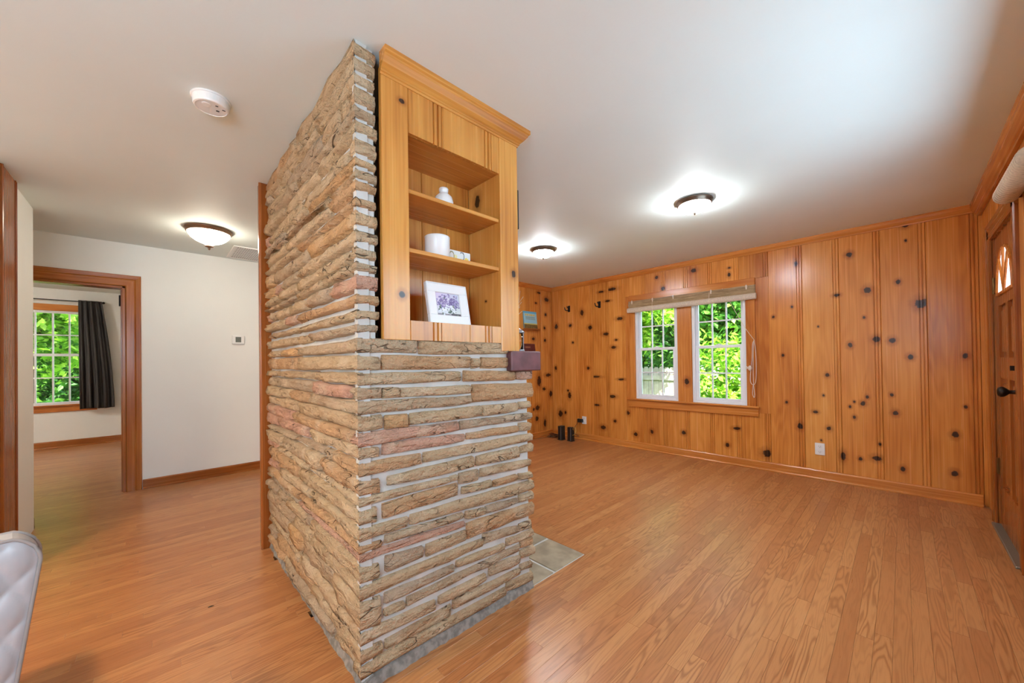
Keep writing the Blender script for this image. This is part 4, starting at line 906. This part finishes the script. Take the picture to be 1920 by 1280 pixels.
rc = random.Random(5)
for k in range(16): cpts.append((ra[0]-.10-.22*rc.random(), ra[1]-.02+.16*rc.random(), .008+.05*rc.random()))
cpts.append((BX+.06, ra[1]+.1, .01))
mk('cable_tangle', tube(curve(cpts, 5), .004, 5), M['black'], smooth=True, label='tangle of black cables in the pine corner', cat='cable')
mk('adapter_cord', tube(curve([(ox-.09, oyf-.03, oz-.03), (ox-.14, oyf-.04, oz-.1), (ox-.2, oyf-.045, .1), (rb2[0]+.02, oyf-.05, .05), (rb2[0], rb2[1]+.02, .06)]), .003, 5), M['black'], smooth=True, label='thin black cord hanging from the power adapter', cat='cable')
# coat hooks
for (hx_, hz_), lab in (((1067, 579), 'black double coat hook nearer the wall corner'), ((1124, 571), 'black double coat hook nearer the window')):
    p = ony(hx_, hz_, WY); X_, Z_ = p[0], p[2]; yb = WY+.001
    o = root('coat_hook', (X_, yb, Z_-.05), lab, 'hook')
    mk('back_plate', box(X_-.022, X_+.022, yb-.008, yb, Z_-.05, Z_+.05, .003), M['blackiron'], o)
    mk('hook_arm', tube(curve([(X_, yb-.006, Z_-.01), (X_-.01, yb-.04, Z_-.03), (X_-.02, yb-.075, Z_-.02), (X_-.025, yb-.085, Z_+.02)]), .007, 6), M['blackiron'], o, smooth=True)
    mk('hook_arm', tube(curve([(X_, yb-.006, Z_+.02), (X_-.005, yb-.03, Z_+.015), (X_-.01, yb-.045, Z_+.04)]), .006, 6), M['blackiron'], o, smooth=True)
# book ledges and books on the alcove wall
def ledge(y0, y1, z, label): return mk('book_ledge', join(box(BX+.0, BX+.05, y0, y1, z-.015, z, .003), box(BX+.044, BX+.05, y0, y1, z, z+.018, .002)), M['dtrimy'], label=label, cat='ledge')
lz = float(onx(995, 617.5, BX+.03)[2]); ya, yb_ = float(onx(980.5, 617, BX+.03)[1]), float(onx(1011.5, 617, BX+.03)[1])
ledge(ya, yb_, lz, 'narrow dark wood ledge holding the blue book')
bt = float(onx(995, 583.5, BX+.03)[2])
lz2 = lz-.52
ledge(ya-.02, yb_-.05, lz2, 'narrow dark wood ledge holding the dark red book')
def book(y0, y1, z0, z1, fn, label, cov):
    o = root('book', (BX+.03, (y0+y1)/2, z0), label, 'book')
    tilt = math.radians(6); ev_ = np.array([-math.sin(tilt), 0, math.cos(tilt)]); en_ = np.array([math.cos(tilt), 0, math.sin(tilt)]); hh = (z1-z0)
    c0 = np.array([BX+.030, (y0+y1)/2, z0])
    mk('cover', obox(c0+ev_*hh/2, en_, (0, 1, 0), ev_, .008, (y1-y0)/2, hh/2, .001), cov, o)
    mk('pages', obox(c0+ev_*(hh/2+.0005), en_, (0, 1, 0), ev_, .006, (y1-y0)/2-.0005, hh/2+.0002), M['wplastic'], o)
    canvas('cover_print', c0+en_*.0086+np.array([0, -(y1-y0)/2, 0]), (0, 1, 0), ev_, y1-y0, hh, 44, 48, fn, o)
rb_k = random.Random(12)
def bluebook(u, v):
    if v > .9: return (96, 176, 214)
    if .74 < v < .86 and .12 < u < .84 and math.sin(u*70)*math.sin(u*31) > -.35: return (226, 196, 92)
    if .63 < v < .71 and .15 < u < .86: return (130, 158, 166) if math.sin(u*95) > -.5 else (160, 200, 212)
    if .55 < v < .61 and .15 < u < .86: return (130, 158, 166) if math.sin(u*83) > -.5 else (160, 200, 212)
    if v > .34: return (150, 204, 224)
    if v > .28: return (206, 190, 108)
    return rb_k.choice([(96, 80, 40), (124, 98, 50), (72, 66, 40), (140, 116, 60)])
def redbook(u, v):
    if (u-.35)**2+(v-.4)**2 < .05 and rb_k.random() < .8: return rb_k.choice([(150, 92, 60), (60, 26, 22), (128, 70, 50)])
    if (u-.68)**2+(v-.35)**2 < .03 and rb_k.random() < .6: return (176, 150, 130)
    if .78 < v < .86 and .15 < u < .6: return (150, 96, 70)
    return rb_k.choice([(92, 34, 30), (84, 30, 28), (100, 40, 34)])
book(ya+.03, yb_-.05, lz+.001, bt, bluebook, 'blue and gold book standing on the upper ledge', plain('book_cover_blue', srgb(110, 170, 196), .4))
book(ya+.02, yb_-.09, lz2+.001, float(onx(995, 644, BX+.03)[2]), redbook, 'dark red book on the lower ledge above the mantel', plain('book_cover_red', srgb(92, 34, 30), .4))
# on the mantel: lantern and dried twigs
mz = m0[2]+.003
lx, ly = -1.50, float(onx(980, 640, -1.50)[1])-.036
ln = root('lantern', (lx, ly, mz), 'silvery metal lantern standing on the mantel', 'lantern')
M['silver'] = plain('grey_metal', srgb(150, 152, 156), .35, .7)
mk('base', lathe((lx, ly, mz), [(.036, 0), (.036, .010), (.033, .014)], 20), M['silver'], ln, smooth=True)
for k in range(6):
    a = math.pi/3*k+.3; mk('post', tube([(lx+.033*math.cos(a), ly+.033*math.sin(a), mz+.012), (lx+.033*math.cos(a), ly+.033*math.sin(a), mz+.105)], .003, 6), M['silver'], ln)
mk('roof', lathe((lx, ly, mz+.105), [(.036, 0), (.037, .005), (.032, .012), (.016, .022), (.006, .03)], 20), M['silver'], ln, smooth=True)
mk('glass_cylinder', lathe((lx, ly, mz+.014), [(.027, 0), (.027, .09)], 20), M['glass'], ln, smooth=True)
tx, ty = -1.60, m1[1]-.085
tw = root('dried_twigs', (tx, ty, mz), 'pale dried twigs in a small jar on the mantel', 'twigs')
mk('jar', lathe((tx, ty, mz), [(.022, 0), (.028, .01), (.030, .06), (.022, .09), (.018, .1), (.021, .11), (.016, .11)], 18), M['silver'], tw, smooth=True)
M['twig'] = plain('pale_twig', srgb(214, 200, 176), .8)
for k, (px1, py1) in enumerate(((981, 556), (978, 566), (975, 575), (979, 583), (968, 550), (960, 565))):
    e = onx(px1, py1, -1.53-.01*k); b_ = np.array([tx, ty, mz+.08]); m_ = (b_+e)/2+np.array([0, -.012, .02]); q = e+np.array([.005, -.03, .03])
    mk('twig', join(tube([b_, m_, e], [.003, .0028, .0016], 5), tube([m_*.4+e*.6, q], [.0022, .0012], 5)), M['twig'], tw)
# television edge above the mantel
tvp = ony(972, 380, CY1+.05)
tv = root('television', (-2.2, CY1+.03, 1.66), 'thin black television hung above the mantel', 'television')
mk('screen', box(-2.72, float(tvp[0])+.0, CY1+.03, CY1+.055, float(ony(971, 430, CY1+.05)[2]), float(ony(971, 356, CY1+.05)[2]), .004), M['black'], tv)
mk('wall_mount', box(-2.3, -2.0, CY1-.014, CY1+.032, 1.85, 2.05), M['blackiron'], tv)

# ------------------------------------------------------------------ quilted chair at the lower left
ch_d = 1.12
def chp(px, py, d): return CC+CF*d+CR*((px-960)/FPX*d)-CU*((py-HY)/FPX*d)
top_r = chp(82, 1003, ch_d); bot_r = chp(22, 1360, ch_d)
nrm = -.61*CF+.79*CR; nrm[2] = 0; nrm /= np.linalg.norm(nrm); rgt = .79*CF+.61*CR; rgt[2] = 0; rgt /= np.linalg.norm(rgt)
ztop = float(top_r[2]); Wb = .56; Hb = ztop-.12
slope = .13
base_c = np.array([top_r[0], top_r[1], 0])-rgt*Wb/2
chair = root('quilted_chair', (base_c[0]-nrm[0]*.3, base_c[1]-nrm[1]*.3, 0), 'chair in an off-white quilted cover with grey piping', 'chair')
M['quilt'] = plain('offwhite_quilted_cloth', srgb(170, 167, 168), .42, nz=.05, nscale=14.); M['pipe'] = plain('grey_piping', srgb(150, 140, 134), .7)
def outline(hw, hh, r, n=8):
    pts = []
    for cx, cz, a0 in ((hw-r, hh-r, 0), (-hw+r, hh-r, math.pi/2), (-hw+r, r, math.pi), (hw-r, r, 1.5*math.pi)):
        for k in range(n+1):
            a = a0+math.pi/2*k/n; pts.append((cx+r*math.cos(a), cz+r*math.sin(a)))
    return pts
def backpt(u, z, d):   # u sideways, z from base, taper toward the seat
    tp = slope*(Hb-z)*(1 if u > 0 else -1)*min(1, abs(u)/(Wb/2))
    q = base_c+rgt*(u-tp)+nrm*d; return (q[0], q[1], .12+z+.06*(z/Hb)*(1-(2*u/Wb)**2))
NUq, NVq = 90, 90; V, Fc = [], []; rr_ = .055
for j in range(NVq+1):
    z = Hb*j/NVq
    # half width follows the rounded corner
    hw = Wb/2
    if z > Hb-rr_: hw = Wb/2-rr_+math.sqrt(max(0, rr_**2-(z-(Hb-rr_))**2))
    for i in range(NUq+1):
        u = -hw+2*hw*i/NUq
        p, q = (u*.82+z*.57)/.078, (-u*.82+z*.57)/.078
        puff = (abs(math.sin(math.pi*p))*abs(math.sin(math.pi*q)))**.6*.014
        edge = min(1, (hw-abs(u))/.02, (Hb-z)/.02 if z > Hb-.02 else 1); V.append(backpt(u, z, .05+puff*max(0, edge)))
for j in range(NVq):
    for i in range(NUq): Fc.append((j*(NUq+1)+i, j*(NUq+1)+i+1, (j+1)*(NUq+1)+i+1, (j+1)*(NUq+1)+i))
mk('backrest_quilt', (V, Fc), M['quilt'], chair, smooth=True)
ol = outline(Wb/2, Hb, rr_)
bk = [backpt(u, z, .05) for u, z in ol]; bk2 = [backpt(u*.99, z, -.03) for u, z in ol]; n_ = len(ol)
mk('backrest', (bk+bk2, [(i, (i+1) % n_, n_+(i+1) % n_, n_+i) for i in range(n_)]+[tuple(range(n_, 2*n_))]), M['quilt'], chair, smooth=False)
mk('piping', tube([backpt(u, z, .052) for u, z in ol], .0048, 8, True), M['pipe'], chair, smooth=True)
mk('piping', tube([backpt(u, z, -.03) for u, z in ol], .0048, 8, True), M['pipe'], chair, smooth=True)
sc_ = base_c-nrm*.34
mk('seat', obox((sc_[0], sc_[1], .36), nrm, rgt, (0, 0, 1), .28, Wb/2-.13, .07, .02), M['quilt'], chair)
for a, b in ((-.3, -.03), (.3, -.03), (-.24, -.58), (.24, -.58)):
    q = base_c+rgt*a*.7+nrm*b; mk('leg', join(box(q[0]-.02, q[0]+.02, q[1]-.02, q[1]+.02, 0, .3, .003)), M['dtrim'], chair)

# ------------------------------------------------------------------ outdoors
GZ = -.6
M['lawn'] = plain('lawn_grass', srgb(96, 128, 52), .9, nz=.3, nscale=3.)
mk('ground', join(box(-40, 25, 5.0, 40, GZ-.1, GZ), box(-45, -9.3, -25, 5.0, GZ-.1, GZ)), M['lawn'], label='green lawn around the house', cat='lawn', kind=ST)
M['leaf1'] = leafmat('yellow_green_leaves', srgb(62, 116, 26), srgb(136, 190, 48), srgb(216, 232, 110)); M['leaf2'] = leafmat('mid_green_leaves', srgb(34, 82, 26), srgb(74, 136, 44), srgb(150, 196, 84)); M['leaf3'] = leafmat('dark_green_leaves', srgb(24, 58, 20), srgb(50, 104, 32), srgb(116, 170, 60))
M['bark'] = plain('tree_bark', srgb(74, 60, 46), .9, nz=.3, nscale=20.); M['fence'] = plain('weathered_fence_wood', srgb(150, 144, 132), .9, nz=.2, nscale=6.)
rt_ = np.random.default_rng(4)
def tree(name, x, y, z0, z1, rad, n, leaf, mat, label, cat, trunk=True, ncl=70):
    o = root(name, (x, y, GZ), label, cat)
    cz, rz = (z0+z1)/2, (z1-z0)/2
    d = rt_.normal(size=(ncl, 3)); d /= np.linalg.norm(d, axis=1)[:, None]; cl = d*(rt_.random((ncl, 1))**.4)*np.array([rad, rad, rz])+[x, y, cz]
    c = cl[rt_.integers(0, ncl, n)]+rt_.normal(size=(n, 3))*np.array([rad, rad, rz])*.13
    nr = rt_.normal(size=(n, 3)); nr[:, 2] = np.abs(nr[:, 2])+.5; nr /= np.linalg.norm(nr, axis=1)[:, None]
    a = np.cross(nr, rt_.normal(size=(n, 3))); a /= np.linalg.norm(a, axis=1)[:, None]; b = np.cross(nr, a)
    s = leaf*(.6+.8*rt_.random((n, 1)))
    V = np.stack([c-a*s, c-b*s*.55+nr*s*.1, c+a*s, c+b*s*.55+nr*s*.1], 1).reshape(-1, 3)
    V[:, 2] = np.maximum(V[:, 2], GZ+.02)
    F = np.arange(n*4).reshape(-1, 4).tolist()
    ob = mk('foliage', (V, F), mat, o, kind='stuff')
    at = ob.data.attributes.new('rnd', 'FLOAT', 'FACE'); at.data.foreach_set('value', np.clip(rt_.normal(.5, .25, n), 0, 1).astype(np.float32))
    if trunk:
        pts = [(x, y, GZ), (x+.06, y, (GZ+cz)/2), (x, y+.05, cz), (x-.05, y, z1-rz*.5)]
        br = [tube(curve(pts), .0+.03*rad, 7)]
        for k in range(6):
            q = cl[k]; br.append(tube([(x, y, cz-rz*.5), tuple((q+np.array([x, y, cz]))/2), tuple(q)], [.02*rad, .014*rad, .006], 5))
        mk('trunk', join(*br), M['bark'], o)
def dirp(px, py, Y): return ony(px, py, Y)
p = dirp(1222, 590, 8.2); tree('maple_tree', p[0]-.5, 8.4, 1.45, 3.6, .85, 5200, .075, M['leaf1'], 'yellow green maple tree close outside the window by the hooks', 'tree')
p = dirp(1262, 600, 10.8); tree('shade_tree', p[0]-1.0, 13.2, .6, 5.4, 1.4, 9000, .10, M['leaf3'], 'dark green tree beyond the fence behind the maple', 'tree')
p = dirp(1350, 590, 10); tree('lime_tree', p[0], 11.1, .9, 5.0, 1.2, 9000, .09, M['leaf2'], 'mid green tree beyond the fence facing the blind cord window', 'tree')
p = dirp(1340, 690, 7.4); tree('garden_shrub', p[0]+.26, 6.9, -.5, 1.5, .55, 5200, .055, M['leaf1'], 'pale flowering shrub in front of the fence', 'shrub', False)
p = dirp(1395, 690, 7.4); tree('garden_shrub', p[0]+.85, 8.3, -.5, 1.9, .6, 5200, .06, M['leaf2'], 'green leafy shrub at the edge of the blind cord window', 'shrub', False)
tree('hedge_tree', -8.6, 17, 0, 7.0, 1.8, 9000, .14, M['leaf3'], 'broad dark tree far behind the fence beyond the maple', 'tree')
tree('hedge_tree', -3.9, 16.5, 0, 7.0, 1.8, 9000, .14, M['leaf2'], 'broad green tree far behind the fence past the lime tree', 'tree')
fe = root('garden_fence', (-4, 10, GZ), 'weathered grey picket fence across the garden', 'fence')
fz = float(ony(1235, 688, 9.6)[2])
pk0 = mk('picket', prism([(-.065, GZ), (.065, GZ), (.065, fz-.05), (.035, fz), (-.035, fz), (-.065, fz-.05)], 'y', 9.6, 9.62, lambda a, b, t: (-9+a, t, b)), M['fence'], fe)
for k in range(1, 62): share(pk0, 'picket', (.14*k, rg.uniform(-.004, .004), rg.uniform(-.012, .012)), fe)
mk('rail', box(-9, -.3, 9.55, 9.6, fz-.34, fz-.22), M['fence'], fe); mk('rail', box(-9, -.3, 9.62, 9.66, GZ+.2, GZ+.29), M['fence'], fe)
for k in range(5): mk('post', box(-8.6+2*k, -8.5+2*k, 9.62, 9.72, GZ, fz-.04), M['fence'], fe)
tree('bay_tree', -11.8, -1.7, 1.0, 3.4, .8, 5200, .075, M['leaf1'], 'bright leafy tree close outside the bedroom window', 'tree')
tree('laurel_bush', -14.2, -1.7, -.5, 2.3, 1.0, 8000, .075, M['leaf3'], 'dark green bush outside the bedroom window', 'bush', False)
tree('laurel_bush', -14.0, -4.6, -.5, 2.6, 1.1, 7000, .08, M['leaf2'], 'green bush beside the bright tree outside the bedroom', 'bush', False)
tree('garden_tree', -18.4, -2.4, .0, 7, 2.0, 10000, .14, M['leaf3'], 'tall dark tree far outside the bedroom window', 'tree')
tree('garden_tree', -18, 3.6, .0, 7, 2.0, 8000, .14, M['leaf2'], 'tall green tree beyond the bedroom corner', 'tree')

# a chip of bark on the oak boards
tb = onz(395.5, 1137, 0)
mk('bark_chip', tube([(tb[0], tb[1]-.012, .002), (tb[0]+.002, tb[1], .0035), (tb[0]+.004, tb[1]+.012, .002)], [.0015, .003, .0012], 5), M['bark'], label='tiny dark bark chip lying on the oak floor', cat='debris')
GR = {'ceiling_lamp': 'dome ceiling lamps', 'ceiling_lamp_offscreen': 'dome ceiling lamps', 'coat_hook': 'coat hooks on the pine wall', 'wall_outlet': 'outlets on the pine wall', 'book_ledge': 'book ledges', 'book': 'books on the ledges', 'modem': 'network boxes on the floor', 'garden_shrub': 'shrubs by the fence', 'hedge_tree': 'trees behind the fence', 'laurel_bush': 'bushes outside the bedroom', 'garden_tree': 'trees outside the bedroom'}
for o in sc.objects:
    if o.parent is None and o.name.split('.')[0] in GR: o['group'] = GR[o.name.split('.')[0]]
